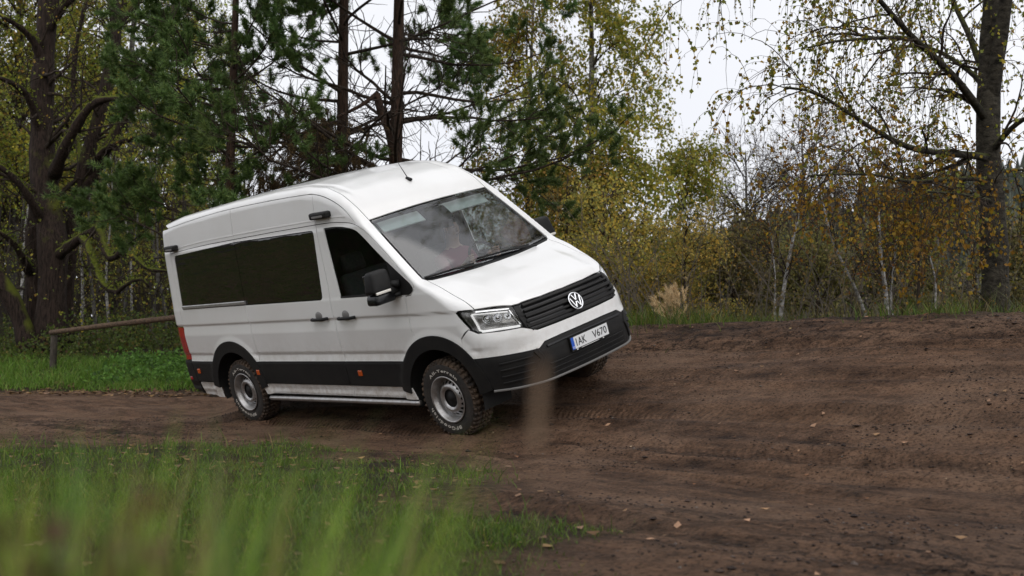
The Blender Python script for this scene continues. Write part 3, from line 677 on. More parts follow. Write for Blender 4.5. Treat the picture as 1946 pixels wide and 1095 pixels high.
# front wing
HL3, _ = lift('top', HL)
hdl = [(.372, -.956, 1.194), (.398, -.947, 1.210), (.536, -.872, 1.198), (.66, -.755, 1.182), (.765, -.630, 1.163), (.793, -.627, 1.137), (.872, -.643, .982), (.866, -.659, .968), (.72, -.80, .978), (.563, -.917, .995), (.504, -.935, 1.026), (.438, -.950, 1.109)]
warc = arc(AX, RO, .955, .86); warc = warc[warc[:, 0] > -.225]
wing = [(-.105, 1.457), (-.165, 1.402), (-.250, 1.394), (-.258, 1.28), (-.268, 1.11), (-.243, .985)]+list(warc)+[(.385, .958), (.478, 1.036), (.500, 1.030), (.438, 1.109), (.372, 1.194), (.398, 1.210)]+[tuple(p) for p in HL3[::-1][:, [0, 2]]]
w3 = np.vstack([lift('side', wing[:-len(HL3)])[0], HL3[::-1], lift('top', [(-.092, -.872)])[0]])
panel('front_wing', 'diag', uvof('diag', w3), m=M_PAINT, mirror=True, h=.012, sx=.7)
# white upper bumper that wraps the nose
def C3(P): return uvof('cyl', np.array(P, float))
ba = arc(AX, RO, .86, .766); ba = ba[ba[:, 0] > .38]
b3, _ = lift('side', np.vstack([ba[::-1], [[.385, .958], [.478, 1.036]]]))
low_r = np.array([(.492, -.973, .766), (.657, -.907, .764), (.80, -.78, .757), (.955, -.585, .747), (.966, -.515, .790), (.985, -.3, .797), (.992, 0, .798)])
upp_r = np.array([(.504, -.935, 1.024), (.563, -.917, .993), (.72, -.80, .976), (.866, -.659, .966), (.89, -.629, .952), (.936, -.543, .909), (.955, -.3, .906), (.962, 0, .905)])
my = np.array([1, -1, 1])
bump = np.vstack([low_r, low_r[::-1][1:]*my, b3*my, upp_r*my, upp_r[::-1][1:], b3[::-1]])
panel('front_bumper', 'cyl', C3(bump), m=M_PAINT, h=.014, sx=.6)
# black lower bumper
lb = np.array([(.600, -.92, .515), (.622, -.93, .462), (.80, -.76, .452), (.963, -.551, .450), (.985, -.3, .448), (.99, 0, .447)])
la, _ = lift('side', arc(AX, RO, .755, .50)[arc(AX, RO, .755, .50)[:, 0] > .45])
lbp = np.vstack([la, lb[1:], lb[::-1][1:-1]*my, la[::-1]*my, (low_r*my), low_r[::-1][1:]])
lbump = panel('lower_bumper', 'cyl', C3(lbp), m=M_BLK, h=.02, sx=.7, off=.002)
def cb(name, pts, w, hgt, m, parent=None, mirror=False, lift0=0.):
    return sband(name, 'cyl', C3(pts), w, hgt, m, parent, mirror, lift0)
for z in (.690, .630, .570, .512):
    cb('bumper_rib', [(.70, -.86, z), (.80, -.77, z+.004), (.905, -.64, z+.008)], .014, .014, M_BLK, lbump, True)
cb('bumper_strut', [(.925, -.62, .745), (.945, -.57, .66), (.905, -.66, .50)], .05, .016, M_BLK, lbump, True)
cb('intake_frame', [(.955, -.50, .745), (.98, -.3, .752), (.99, 0, .755), (.98, .3, .752), (.955, .50, .745)], .022, .018, M_BLKG, lbump)
for z in (.58, .53, .485):
    cb('intake_slat', [(.95, -.50, z), (.985, -.25, z), (.995, 0, z), (.985, .25, z), (.95, .50, z)], .016, .012, M_BLK, lbump)
cb('skid_lip', [(.62, -.93, .455), (.80, -.77, .447), (.955, -.56, .444), (.985, -.3, .443), (.99, 0, .442), (.985, .3, .443), (.955, .56, .444), (.80, .77, .447), (.62, .93, .455)], .018, .016, M_GREY, lbump)
# grille
def nrm_(v): return v/np.linalg.norm(v, axis=1, keepdims=True)
gout = np.array([(.765, -.622, 1.160), (.795, -.56, 1.163), (.83, -.3, 1.166), (.84, 0, 1.167), (.83, .3, 1.166), (.795, .56, 1.163), (.765, .622, 1.160), (.872, .640, .985), (.888, .628, .957), (.936, .543, .912), (.955, .3, .909), (.962, 0, .908), (.955, -.3, .909), (.936, -.543, .912), (.888, -.628, .957), (.872, -.640, .985)])
gri = panel('grille', 'cyl', C3(gout), m=M_BLKG, h=.03, sx=.8, off=-.022, gap=0, skirt=.02)
for z, w, hh in ((1.142, .030, .030), (1.095, .022, .034), (1.049, .036, .038), (1.003, .022, .034), (.962, .030, .032), (.925, .018, .028)):
    e = .548 if z > .95 else .515
    y = np.linspace(-e, e, 25); uv = np.stack([y*0, np.full(25, z)], 1); Pg = np.stack([.9-.1*(y/.6)**2, y, np.full(25, z)], 1)
    Ps, Ns = lift('cyl', C3(Pg)); yy = Ps[:, 1]; Ps = np.stack([np.polyval(np.polyfit(yy, Ps[:, 0], 4), yy), yy, np.full(25, z)], 1)
    Ns = nrm_(np.stack([np.polyval(np.polyfit(yy, Ns[:, i], 3), yy) for i in range(3)], 1)); add('grille_slat', band(Ps, Ns, w, hh, -.022), M_BLK, gri, smooth=False)
cb('grille_end_piece', [(.785, -.600, 1.150), (.83, -.600, 1.06), (.885, -.590, .955)], .062, .024, M_BLK, gri, True, lift0=-.022)
# badge: ring with two letters
bc, bn = lift('cyl', C3([(.93, 0, 1.017)])); bc, bn = bc[0]+bn[0]*.020, bn[0]
bU = np.array([0, 1., 0]); bW = np.cross(bn, bU); bW /= np.linalg.norm(bW); bU = np.cross(bW, bn)
def badge_pt(a, b, c=0.): return bc+bU*a+bW*b+bn*c
th = np.linspace(0, 2*np.pi, 41)
disc = lathe([(0, .006), (.074, .006), (.080, 0), (.080, -.02)], 40)
Bm = np.stack([bU, bn, bW], 1)
badge = add('badge', xf(disc, Bm, bc), M_BLKG, van)
add('badge_ring', tube([badge_pt(.081*math.cos(t), .081*math.sin(t), .006) for t in th], .0065, 8, False), M_CHR, badge)
def bar(*pts): 
    P = np.array([badge_pt(-a, b, .009) for a, b in pts]); return band(P, np.repeat(bn[None], len(P), 0), .0135, .006)
sgn = 1 if bW[2] > 0 else -1
Vl = merge(bar((-.030, sgn*.066), (-.002, sgn*.006)), bar((.030, sgn*.066), (.002, sgn*.006)))
Wl = merge(bar((-.064, sgn*.036), (-.030, -sgn*.062)), bar((-.030, -sgn*.062), (-.004, -sgn*.008)), bar((.004, -sgn*.008), (.030, -sgn*.062)), bar((.030, -sgn*.062), (.064, sgn*.036)))
add('badge_letter', Vl, M_CHR, badge, smooth=False); add('badge_letter', Wl, M_CHR, badge, smooth=False)
# headlights: dark bowl, light bars, lens units, cover
hl_uv = fillet(C3(hdl), .012, 4)
def headlight(s):
    g = panel_mesh('h', 'cyl', hl_uv, off=-.055, h=.03, sx=.8, gap=-.004, skirt=0)
    V, polys, N = g
    fl = (lambda g: g) if s < 0 else flipy
    bowl = add('headlight', fl((V, polys)), M_BOWL, van)
    cv = panel_mesh('c', 'cyl', hl_uv, off=-.001, h=.02, sx=.8, gap=.003, skirt=0)
    def hb(name, pts, w, hh, m, l0, par=bowl):
        P, N_ = lift('cyl', resamp(C3(pts), .02, False)); add(name, fl(band(P, N_, w, hh, l0)), m, par, smooth=False)
    hb('light_bar', [(.512, -.905, 1.165), (.565, -.885, 1.020), (.60, -.870, 1.004)], .017, .012, M_LED, -.022)
    hb('light_bar', [(.585, -.878, 1.006), (.72, -.775, .998), (.850, -.655, .985)], .020, .012, M_LED, -.022)
    hb('light_bar', [(.515, -.902, 1.166), (.64, -.79, 1.148), (.742, -.662, 1.132)], .009, .010, M_LED, -.024)
    hb('chrome_trim', [(.54, -.865, 1.186), (.65, -.765, 1.172), (.752, -.648, 1.152)], .020, .012, M_CHR, -.026)
    hb('chrome_trim', [(.752, -.650, 1.140), (.80, -.655, 1.07), (.856, -.652, 1.000)], .012, .012, M_CHR, -.028)
    hb('reflector_shelf', [(.60, -.855, 1.045), (.72, -.755, 1.036), (.825, -.668, 1.022)], .018, .03, M_GREY, -.054)
    for y, zz, r in ((-.835, 1.095, .030), (-.760, 1.088, .032), (-.690, 1.082, .024)):
        P, N_ = lift('cyl', C3([(.62+(.835+y)*.9, y, zz)]), -.045)
        n = N_[0]; u = np.cross(n, [0, 0, 1.]); u /= np.linalg.norm(u); w = np.cross(u, n)
        le = lathe([(0, .022), (r*.5, .019), (r*.9, .008), (r, 0), (r*1.15, -.002), (r*1.2, .012), (r*1.3, .012), (r*1.35, -.01)], 20)
        add('lamp_lens', fl(xf(le, np.stack([u, n, w], 1), P[0])), M_CHR, bowl)
    Vc, pc, Nc = cv
    if s > 0: Vc, pc, Nc = Vc*[1, -1, 1], [p[:, ::-1] for p in pc], Nc*[1, -1, 1]
    link('lens_cover', mesh('lens_cover', Vc, pc, M_GLS, Nc), bowl)
headlight(-1); headlight(1)
# number plate
pc_, pn = lift('cyl', C3([(1.0, 0.005, .680)])); pn = pn[0]; pU = np.array([0, 1., 0]); pW = np.cross(pn, pU); pW *= np.sign(pW[2]); pc_ = pc_[0]+pn*.022
PM = np.stack([pU, pW, pn], 1)
def plate_box(x0, x1, y0, y1, z0, z1): return xf(box(((x0+x1)/2, (y0+y1)/2, (z0+z1)/2), (x1-x0, y1-y0, z1-z0), min(.002, (z1-z0)*.3)), PM, pc_)
pl = add('number_plate', plate_box(-.268, .268, -.072, .062, -.02, 0), M_BLK, van, False)
add('plate_sheet', plate_box(-.222, .260, -.055, .055, 0, .0025), M_PLW, pl, False)
add('plate_country_strip', plate_box(-.260, -.2225, -.055, .055, 0, .0025), M_PLB, pl, False)
def text_geo(s, size, depth=.001, bold=0.):
    cu = bpy.data.curves.new('t', 'FONT'); cu.body = s; cu.size = size; cu.extrude = depth; cu.offset = bold; cu.align_x = 'LEFT'; cu.resolution_u = 3
    ob = bpy.data.objects.new('t', cu); COL.objects.link(ob)
    dg = bpy.context.evaluated_depsgraph_get(); me = ob.evaluated_get(dg).to_mesh(); me.calc_loop_triangles()
    V = np.array([v.co[:] for v in me.vertices]).reshape(-1, 3); T = np.array([t.vertices[:] for t in me.loop_triangles]).reshape(-1, 3)
    ob.evaluated_get(dg).to_mesh_clear(); bpy.data.objects.remove(ob); bpy.data.curves.remove(cu)
    return V, [T]
def fit_text(s, x0, x1, y0, y1, z, bold=0., depth=.0008):
    V, p = text_geo(s, 1., 0.001, bold); lo, hi = V.min(0), V.max(0)
    W_ = np.empty_like(V); W_[:, 0] = x0+(V[:, 0]-lo[0])/(hi[0]-lo[0])*(x1-x0); W_[:, 1] = y0+(V[:, 1]-lo[1])/(hi[1]-lo[1])*(y1-y0)
    W_[:, 2] = z+(V[:, 2]-lo[2])/(hi[2]-lo[2]+1e-9)*depth
    return xf((W_, p), PM, pc_)
add('plate_text', fit_text('1AK', -.198, -.058, -.034, .036, .0027, .012), M_TXT, pl, False); add('plate_text', fit_text('V670', .035, .238, -.034, .036, .0027, .012), M_TXT, pl, False)
add('plate_text', fit_text('CZ', -.254, -.229, -.044, -.026, .0027, .01), M_TXW, pl, False)
add('plate_frame_print', merge(plate_box(-.14, .11, -.0665, -.0625, .0, .0012), plate_box(-.205, -.188, -.070, -.059, .0, .0012), plate_box(.165, .182, -.070, -.059, 0, .0012)), M_TXW, pl, False)
# black side mouldings, arch trims, sill
panel('side_moulding', 'side', [(-4.725, ZB), (-4.66, ZM-.002)]+[(AXR-math.sqrt(RO**2-(ZM-AZ)**2), ZM-.002), (AXR-math.sqrt(RO**2-.18**2), .58), (AXR-math.sqrt(RO**2-.27**2), .67), (AXR-math.sqrt(RO**2-(ZB-AZ)**2), ZB)], m=M_BLK, mirror=True, h=.03, off=.008, skirt=.012)
panel('side_moulding', 'side', [(AXR+math.sqrt(RO**2-(ZB-AZ)**2), ZB), (AXR+math.sqrt(RO**2-.27**2), .67), (AXR+math.sqrt(RO**2-.18**2), .58), (AXR+math.sqrt(RO**2-(ZM-AZ)**2), ZM), (-1.462, ZM), (-1.462, ZB)], m=M_BLK, mirror=True, h=.03, off=.008, skirt=.012)
panel('side_moulding', 'side', [(-1.462, ZM), (AX-math.sqrt(RO**2-(ZM-AZ)**2), ZM), (AX-math.sqrt(RO**2-.18**2), .58), (AX-math.sqrt(RO**2-.27**2), .67), (AX-math.sqrt(RO**2-(ZB-AZ)**2), ZB), (-1.462, ZB)], m=M_BLK, mirror=True, h=.03, off=.008, skirt=.012)
for cx in (AX, AXR):
    o_, i_ = arc(cx, RO+.008, ZM-.03, ZM-.03, n=50), arc(cx, RI, ZM-.06, ZM-.06, n=50)
    panel('arch_trim', 'side', np.vstack([o_, i_[::-1]]), m=M_BLK, mirror=True, h=.02, sx=.9, off=.013, gap=0, skirt=.10)
for x0, x1 in ((-3.105, -1.462), (-1.462, -.395)):
    a = [(x0-(.07 if x0 < -3 else 0), ZM), (x0, .372), (x1, .372), (x1-(.06 if x1 > -1 else 0), ZM)]
    panel('sill_panel', 'side', a, m=M_PAINT, mirror=True, h=.012, sx=.4)
panel('rear_lower_panel', 'side', [(-4.655, ZM-.006), (AXR-RI-.01, ZM-.006), (AXR-RI+.03, .31), (-4.62, .325)], m=M_PAINT, mirror=True, h=.015, sx=.6)
for s in (-1, 1):
    add('side_step', tube([(-3.09, s*.985, .325), (-3.05, s*.995, .325), (-.45, s*.995, .335), (-.41, s*.985, .335)], .026, 12), M_SIL, van)
# lamps on the mouldings, handles, boxes, rail
def side_box(name, x0, x1, z0, z1, prot, m, parent=None, mirror=True, b=.006):
    P, N = lift('side', [((x0+x1)/2, (z0+z1)/2)]); y = P[0, 1]
    g = box(((x0+x1)/2, y-prot/2+.01, (z0+z1)/2), (x1-x0, prot+.02, z1-z0), b)
    o = add(name, g, m, parent or van, False)
    if mirror: add(name, flipy(g), m, parent if (parent and isinstance(mirror, bool)) else (mirror if not isinstance(mirror, bool) else van), False)
    return o
for x in (-4.57, -3.165, -1.235): side_box('side_marker_lamp', x-.032, x+.032, .605, .665, .018, M_ORG)
for x0, par, pm in ((-1.845, sdoor, sdoor2), (-1.372, fdoor, fdoor2)):
    P, N = lift('side', [(x0+.14, 1.222)]); y = P[0, 1]
    pts = [(x0, y+.004, 1.215), (x0+.03, y-.034, 1.217), (x0+.14, y-.040, 1.219), (x0+.235, y-.034, 1.219), (x0+.27, y+.004, 1.219)]
    dm = lathe([(0, -.012), (.03, -.011), (.055, -.005), (.062, 0)], 24); dm = (dm[0]*[1, 1, .8]+[x0+.12, y+.0005, 1.245], dm[1])
    for q, par_ in ((1, par), (-1, pm)):
        f = (lambda g: g) if q > 0 else flipy
        hd = add('door_handle', f(tube(curve(pts, 20), .017, 10)), M_BLK, par_)
        add('handle_recess', f(dm), M_GREY, hd)
for x0, x1, z0 in ((-1.525, -1.225, 2.268), (-4.70, -4.45, 2.165)):
    P, N = lift('side', [((x0+x1)/2, z0)]); y = P[0, 1]
    for s in (-1, 1):
        f = (lambda g: g) if s < 0 else flipy
        g = xf(box((0, 0, 0), (x1-x0, .08, .070), .020), None, ((x0+x1)/2, y-.035, z0))
        bx = add('roof_edge_lamp', f(g), M_BLK, van, False)
        add('lamp_window', f(xf(box((0, 0, 0), ((x1-x0)*.62, .01, .022), .003), None, ((x0+x1)/2, y-.0745, z0-.010))), M_GREY, bx, False)
sband('door_rail', 'side', [(-4.585, 1.437), (-3.11, 1.444)], .040, .018, M_SIL, mirror=True)
sband('door_rail_slot', 'side', [(-4.58, 1.418), (-3.12, 1.424)], .012, .008, M_BLK, mirror=True)
# antenna
ap, an = lift('top', [(-1.06, .05)]); ap, an = ap[0], an[0]
ant = add('antenna', xf(box((0, 0, .012), (.085, .036, .03), .012), rotm('Y', RAD(22)), ap), M_BLK, van, False)
add('antenna_rod', tube([ap+[-.01, 0, .02], ap+[-.125, .008, .205]], [.0055, .003], 6), M_BLK, ant)
# rear corner pillars, tail lamps, rear face
panel('rear_corner', 'side', [(-4.712, 1.198), (-4.675, 1.42), (-4.685, 2.10), (-4.672, 2.40), (-4.845, 2.39), (-4.885, 2.1), (-4.915, 1.6), (-4.925, 1.198)], m=M_PAINT, mirror=True, h=.015, sx=.8)
panel('tail_lamp', 'side', [(-4.722, .775), (-4.712, 1.192), (-4.927, 1.192), (-4.927, .775)], m=M_RED, mirror=True, h=.03, off=.004)
panel('rear_bumper_corner', 'side', [(-4.66, ZM), (-4.725, ZB), (-4.73, .77), (-4.928, .77), (-4.925, .42), (-4.65, .335)], m=M_BLK, mirror=True, h=.02, off=.010, skirt=.03)
side_box('rear_reflector', -4.86, -4.80, .52, .56, .016, M_RED)
panel('rear_doors', 'rear', [(-.86, .78), (.86, .78), (.86, 1.4), (.80, 2.36), (-.80, 2.36), (-.86, 1.4)], m=M_PAINT, h=.04, sx=1, off=-.002)
panel('rear_window', 'rear', fillet([(-.70, 1.45), (-.05, 1.45), (-.05, 2.05), (-.66, 2.05)], .04), m=M_PRIV, h=.06, sx=1, off=.004, mirror=True)
panel('rear_bumper', 'rear', [(-.90, .42), (.90, .42), (.90, .76), (-.90, .76)], m=M_BLK, h=.06, sx=1, off=.02, skirt=.05)
# far roof edge trim line and floor pan
liner_hole = inset(resamp(win, .05), -.02)
lin = [(-4.70, .48)]+list(arc(AXR, RI, .48, .48))+[(-1.5, .40), (-.47, .42)]+list(arc(AX, RI+.03, .52, .80))+[(.45, .95), (.34, 1.19), (.2, 1.30), (-.1, 1.38), (-.13, 1.44), (-.30, 1.62), (-.52, 1.82), (-.70, 1.975), (-.83, 2.05), (-1.0, 2.11), (-1.1, 2.33), (-1.5, 2.44), (-4.64, 2.36)]
panel('inner_liner', 'side', lin, [liner_hole], m=M_DARK, mirror=True, h=.08, sx=1, off=-.030, gap=0, skirt=0)
panel('roof_liner', 'top', [(-4.8, -.78), (-1.4, -.78), (-.98, -.78), (-.98, .78), (-1.4, .78), (-4.8, .78)], m=M_INT, h=.12, sx=1, off=-.035, gap=0, skirt=0)
fl_ = np.array([(.62, -.84, .47), (.93, -.5, .47), (.96, 0, .47), (.93, .5, .47), (.62, .84, .47), (.50, .86, 1.15), (.70, .55, 1.15), (.76, 0, 1.15), (.70, -.55, 1.15), (.50, -.86, 1.15)])
panel('nose_liner', 'cyl', C3(fl_), m=M_DARK, h=.08, sx=1, off=-.075, gap=0, skirt=0)
add('bonnet_liner', box((.33, 0, 1.10), (.60, 1.5, .03), .01), M_DARK, van, False)
add('floor_pan', merge(box((-2.1, 0, .46), (5.0, 1.55, .07), .01), box((-1.83, 0, .46), (2.5, 1.90, .05), .01), box((.2, 0, .40), (1.0, 1.2, .06), .01)), M_DARK, van, False)
for cx in (AX, AXR):
    for s in (-1, 1):
        a = np.linspace(-.25, math.pi+.25, 24); r_ = RI+.012
        ring = np.stack([cx+r_*np.cos(a), np.zeros(24), AZ+r_*np.sin(a)], 1)
        V = np.vstack([ring+[0, s*.975, 0], ring+[0, s*.62, 0]]); i = np.arange(23)
        back = np.vstack([V[24:], [[cx, s*.62, AZ]]])
        add('wheel_well', merge((V, [np.stack([i, i+1, i+25, i+24], 1)]), (back, [np.stack([i, i+1, np.full(23, 24)], 1)])), M_DARK, van)
    add('axle', tube([(cx-.0, -.75, .36), (cx, .75, .36)], .05, 8), M_DARK, van)
# wheels
def tyre_geo():
    prof = [(.205, -.010), (.222, .004), (.240, .008), (.275, .016), (.315, .017), (.345, .010), (.362, -.004), (.371, -.018), (.374, -.06), (.375, -.115), (.374, -.17), (.371, -.212), (.362, -.226), (.330, -.242), (.28, -.245), (.222, -.235), (.205, -.22)]
    g = [lathe(prof, 84)]
    def lug(r0, r1, y0, y1, a0, a1, sk=0.):
        P = []
        for r in (r0, r1):
            for y, k in ((y0, 0), (y1, 1)):
                for a in (a0, a1): P.append((r*math.cos(a+sk*k), y, r*math.sin(a+sk*k)))
        P = np.array(P); return P, [np.array([[0, 1, 3, 2], [4, 6, 7, 5], [0, 4, 5, 1], [2, 3, 7, 6], [0, 2, 6, 4], [1, 5, 7, 3]])]
    n = 42; da = 2*np.pi/n
    for i in range(n):
        a = i*da; e = .30*da if i % 2 else 0
        g += [lug(.365, .386, -.066, -.100, a+.05*da, a+.70*da, .25*da), lug(.365, .386, -.108, -.142, a+.35*da, a+.95*da, -.25*da),
              lug(.360, .385, -.012, -.056, a+.1*da, a+.72*da, .12*da), lug(.360, .385, -.152, -.200, a+.3*da, a+.9*da, -.12*da),
              lug(.338, .372, .012-(.004 if i % 2 else 0), -.016, a+.1*da, a+(.62 if i % 2 else .5)*da)]
    return merge(*g)
def ring_text(s, a0, a1, r, size, y):
    gs = []; n = len(s); adv = []
    for c in s:
        V, p = text_geo(c, size, .0012, .0012); adv.append((V, p, V[:, 0].max()-V[:, 0].min()))
    tot = sum(q[2] for q in adv)+size*.16*(n-1); ang = a0; k = (a1-a0)/tot
    for V, p, w in adv:
        V = V.copy(); V[:, 0] -= V[:, 0].min(); t = ang+k*V[:, 0]; rr = r+V[:, 1]
        # clock angle from the top, clockwise seen from outside (outside = -y here, forward +x to the right)
        gs.append((np.stack([rr*np.sin(t), y-V[:, 2]-.0012, rr*np.cos(t)], 1), p)); ang += k*(w+size*.16)
    return merge(*gs)
def rim_geo():
    barrel = lathe([(.226, .012), (.230, .016), (.228, .022), (.218, .022), (.211, .014), (.208, -.006), (.196, -.020), (.192, -.075), (.186, -.12)], 72)
    # pressed disc with vent holes
    t = np.linspace(0, 2*np.pi, 72, endpoint=False); lp = np.stack([.192*np.cos(t), .192*np.sin(t)], 1)
    hs = []
    for i in range(18):
        c = 2*np.pi*i/18; q = np.linspace(0, 2*np.pi, 10, endpoint=False)
        hs.append(np.stack([.157*np.cos(c)+.0155*np.cos(q), .157*np.sin(c)+.0155*np.sin(q)], 1))
    q = np.linspace(0, 2*np.pi, 36, endpoint=False); hs.append(np.stack([.088*np.cos(q), .088*np.sin(q)], 1))
    V2, T = cdt_fill(lp, hs, .014, 1.)
    r = np.hypot(V2[:, 0], V2[:, 1]); y = np.interp(r, [.085, .095, .112, .130, .145, .170, .192], [-.030, -.012, -.004, -.008, -.024, -.052, -.062])
    V = np.stack([V2[:, 0], y, V2[:, 1]], 1)
    return merge(barrel, (V, [T[:, ::-1]]))
TY = mesh('tyre', *tyre_geo(), M_MUD); RM = mesh('rim', *rim_geo(), M_SIL)
cap_g = merge(lathe([(0, -.018), (.03, -.018), (.036, -.024), (.060, -.030), (.074, -.036), (.090, -.034), (.094, -.05)], 36), lathe([(.0, -.070), (.20, -.070), (.2, -.12)], 36))
CP = mesh('hub_cap', *cap_g, M_BLK)
LTS = [mesh('tyre_lettering', *g_, M_LET, smooth=False) for g_ in (ring_text('BFGoodrich', RAD(158), RAD(250), .268, .045, -.0165), ring_text('All-Terrain', RAD(-42), RAD(45), .268, .040, -.0165))]
SWm = mesh('sidewall', *lathe([(.224, .0062), (.240, .0095), (.275, .0175), (.315, .0185), (.340, .0135)], 84), M_RUB)
for cx in (0., -3.64):
    for s in (-1, 1):
        # built with its outer face toward +y, so the near wheels are turned round
        w = link('wheel', RM, van); w.location = (cx, s*.962, .375)
        if s < 0: w.scale = (1, -1, 1)
        for nm, me in (('tyre', TY), ('sidewall', SWm), ('hub_cap', CP)): link(nm, me, w)
        for LT in LTS: l = link('tyre_lettering', LT, w); l.scale = (1, -1, 1) if s < 0 else (-1, -1, 1)
# mirrors
def door_mirror(s):
    f = (lambda g: g) if s < 0 else flipy
    par = fdoor if s < 0 else fdoor2
    def shell(z0, z1, top):
        bm = bmesh.new(); bmesh.ops.create_cube(bm, size=1)
        for v in bm.verts:
            x, y, z = v.co; zz = z0 if z < 0 else z1
            w = .255 if z < 0 else (.235 if not top else .20)
            v.co = Vector((-.40+x*(.17 if not (top and z > 0) else .12)+(.0 if z < 0 else -.01), -1.150+y*w+(.012 if z > 0 else 0), zz))
        bmesh.ops.bevel(bm, geom=list(bm.edges), offset=.035, segments=3, profile=.55, affect='EDGES'); bmesh.ops.triangulate(bm, faces=bm.faces); bm.verts.index_update()
        g = np.array([v.co for v in bm.verts]), [np.array([[v.index for v in q.verts] for q in bm.faces])]; bm.free(); return g
    hs = add('door_mirror', f(shell(1.485, 1.690, True)), M_BLK, par)
    add('mirror_lower', f(shell(1.375, 1.478, False)), M_BLKG, hs)
    add('mirror_indicator', f(box((-.322, -1.165, 1.487), (.02, .175, .026), .006)), mat('indicator_lens', (.75, .72, .66), .1, coat=1) if s < 0 else bpy.data.materials['indicator_lens'], hs, False)
    add('mirror_arm', f(merge(tube([(-.36, -1.06, 1.535), (-.29, -.985, 1.520)], [.030, .040], 10), tube([(-.38, -1.06, 1.42), (-.30, -.985, 1.425)], [.02, .025], 8), box((-.35, -1.03, 1.478), (.07, .11, .07), .01))), M_BLK, hs)
    add('mirror_glass', f(box((-.488, -1.150, 1.59), (.006, .17, .14), .002)), M_CHR, hs, False)
door_mirror(-1); door_mirror(1)
# wipers
for y0, y1, xa in ((-.30, -.83, 0), (.47, -.14, 0)):
    def wp(x, y, o): 
        P, N = lift('top', [(x, y)]); return P[0]+N[0]*o
    piv = wp(.035, y0+.10, .02)
    arm = add('wiper', tube([piv, wp(.015, y0-.10, .035), wp(-.045, (y0+y1)/2, .03)], [.012, .010, .006], 8), M_BLK, van)
    bl = np.array([wp(-.035-.04*t, y0+(y1-y0)*t-.02, .016) for t in np.linspace(-.12, 1, 10)])
    add('wiper_blade', tube(bl, .010, 6), M_BLK, arm)
# cabin
add('dashboard', merge(box((-.30, 0, 1.27), (.44, 1.72, .20), .05), box((-.36, 0, 1.02), (.30, 1.66, .40), .05), box((-.40, .43, 1.39), (.20, .36, .08), .03)), M_INT, van)
add('partition', box((-1.62, 0, 1.40), (.03, 1.74, 1.75), .01), M_INT, van, False)
def seat(y, w):
    bm_ = [box((-.98, y, .88), (.50, w, .16), .05), xf(box((0, 0, .36), (.13, w, .72), .05), rotm('Y', RAD(-14)), (-1.22, y, .92))]
    st = add('seat', merge(*bm_), M_SEAT, van)
    for k in ([0] if w < .7 else [-.24, .24]): add('head_rest', xf(box((0, 0, .82), (.10, .27, .19), .04), rotm('Y', RAD(-14)), (-1.22, y+k, .92)), M_SEAT, st)
seat(.45, .52); seat(-.40, .92)
for y in (-.45, .45):
    a_, b_ = lift('top', [(-.735, y)]); add('sun_visor', xf(box((0, 0, 0), (.155, .60, .018), .008), rotm('Y', RAD(42)), a_[0]+[-.02, 0, -.085]), M_LIGHT, van, False)
q_, _ = lift('top', [(-.66, 0)]); add('sensor_cover', xf(box((0, 0, 0), (.20, .30, .05), .02), rotm('Y', RAD(42)), q_[0]+[-.02, 0, -.045]), M_BLK, van, False)
sw = [(-.62+.19*math.cos(t)*math.sin(RAD(28))*-1, .45+.19*math.sin(t), 1.44+.19*math.cos(t)*math.cos(RAD(28))) for t in np.linspace(0, 2*np.pi, 33)]
stw = add('steering_wheel', tube(sw, .015, 8, False), M_BLK, van)
add('steering_column', merge(tube([(-.60, .45, 1.44), (-.30, .45, 1.28)], .04, 8), tube([(-.61, .27, 1.44), (-.61, .63, 1.44)], .015, 6)), M_BLK, stw)
# ------------------------------------------------------------------ vegetation tools
def rng(s): return np.random.default_rng(s)
def nrm(v): return v/(np.linalg.norm(v, axis=-1, keepdims=True)+1e-12)
def tubes(P, R, n=4):
    """many tubes at once: P (B,m,3), R (B,m)"""
    B, m, _ = P.shape; T = nrm(np.gradient(P, axis=1))
    ref = np.where(np.abs(T[:, :1, 2:3]) < .8, np.array([0, 0, 1.]), np.array([1., .2, 0])); U = nrm(np.cross(T, np.broadcast_to(ref, T.shape))); W = np.cross(T, U)
    a = np.linspace(0, 2*np.pi, n, endpoint=False)
    V = P[:, :, None]+R[:, :, None, None]*(np.cos(a)[:, None]*U[:, :, None]+np.sin(a)[:, None]*W[:, :, None])
    b = np.arange(B)[:, None, None]*m*n; i = np.arange(m-1)[None, :, None]*n; j = np.arange(n)[None, None]; k = (j+1) % n
    return V.reshape(-1, 3), [np.stack([b+i+j, b+i+k, b+i+n+k, b+i+n+j], -1).reshape(-1, 4)]
def resamp3(P, m):
    P = np.asarray(P, float); d = np.concatenate([[0], np.cumsum(np.linalg.norm(np.diff(P, axis=0), axis=1))]); t = np.linspace(0, d[-1], m)
    return np.stack([np.interp(t, d, P[:, i]) for i in range(3)], 1)
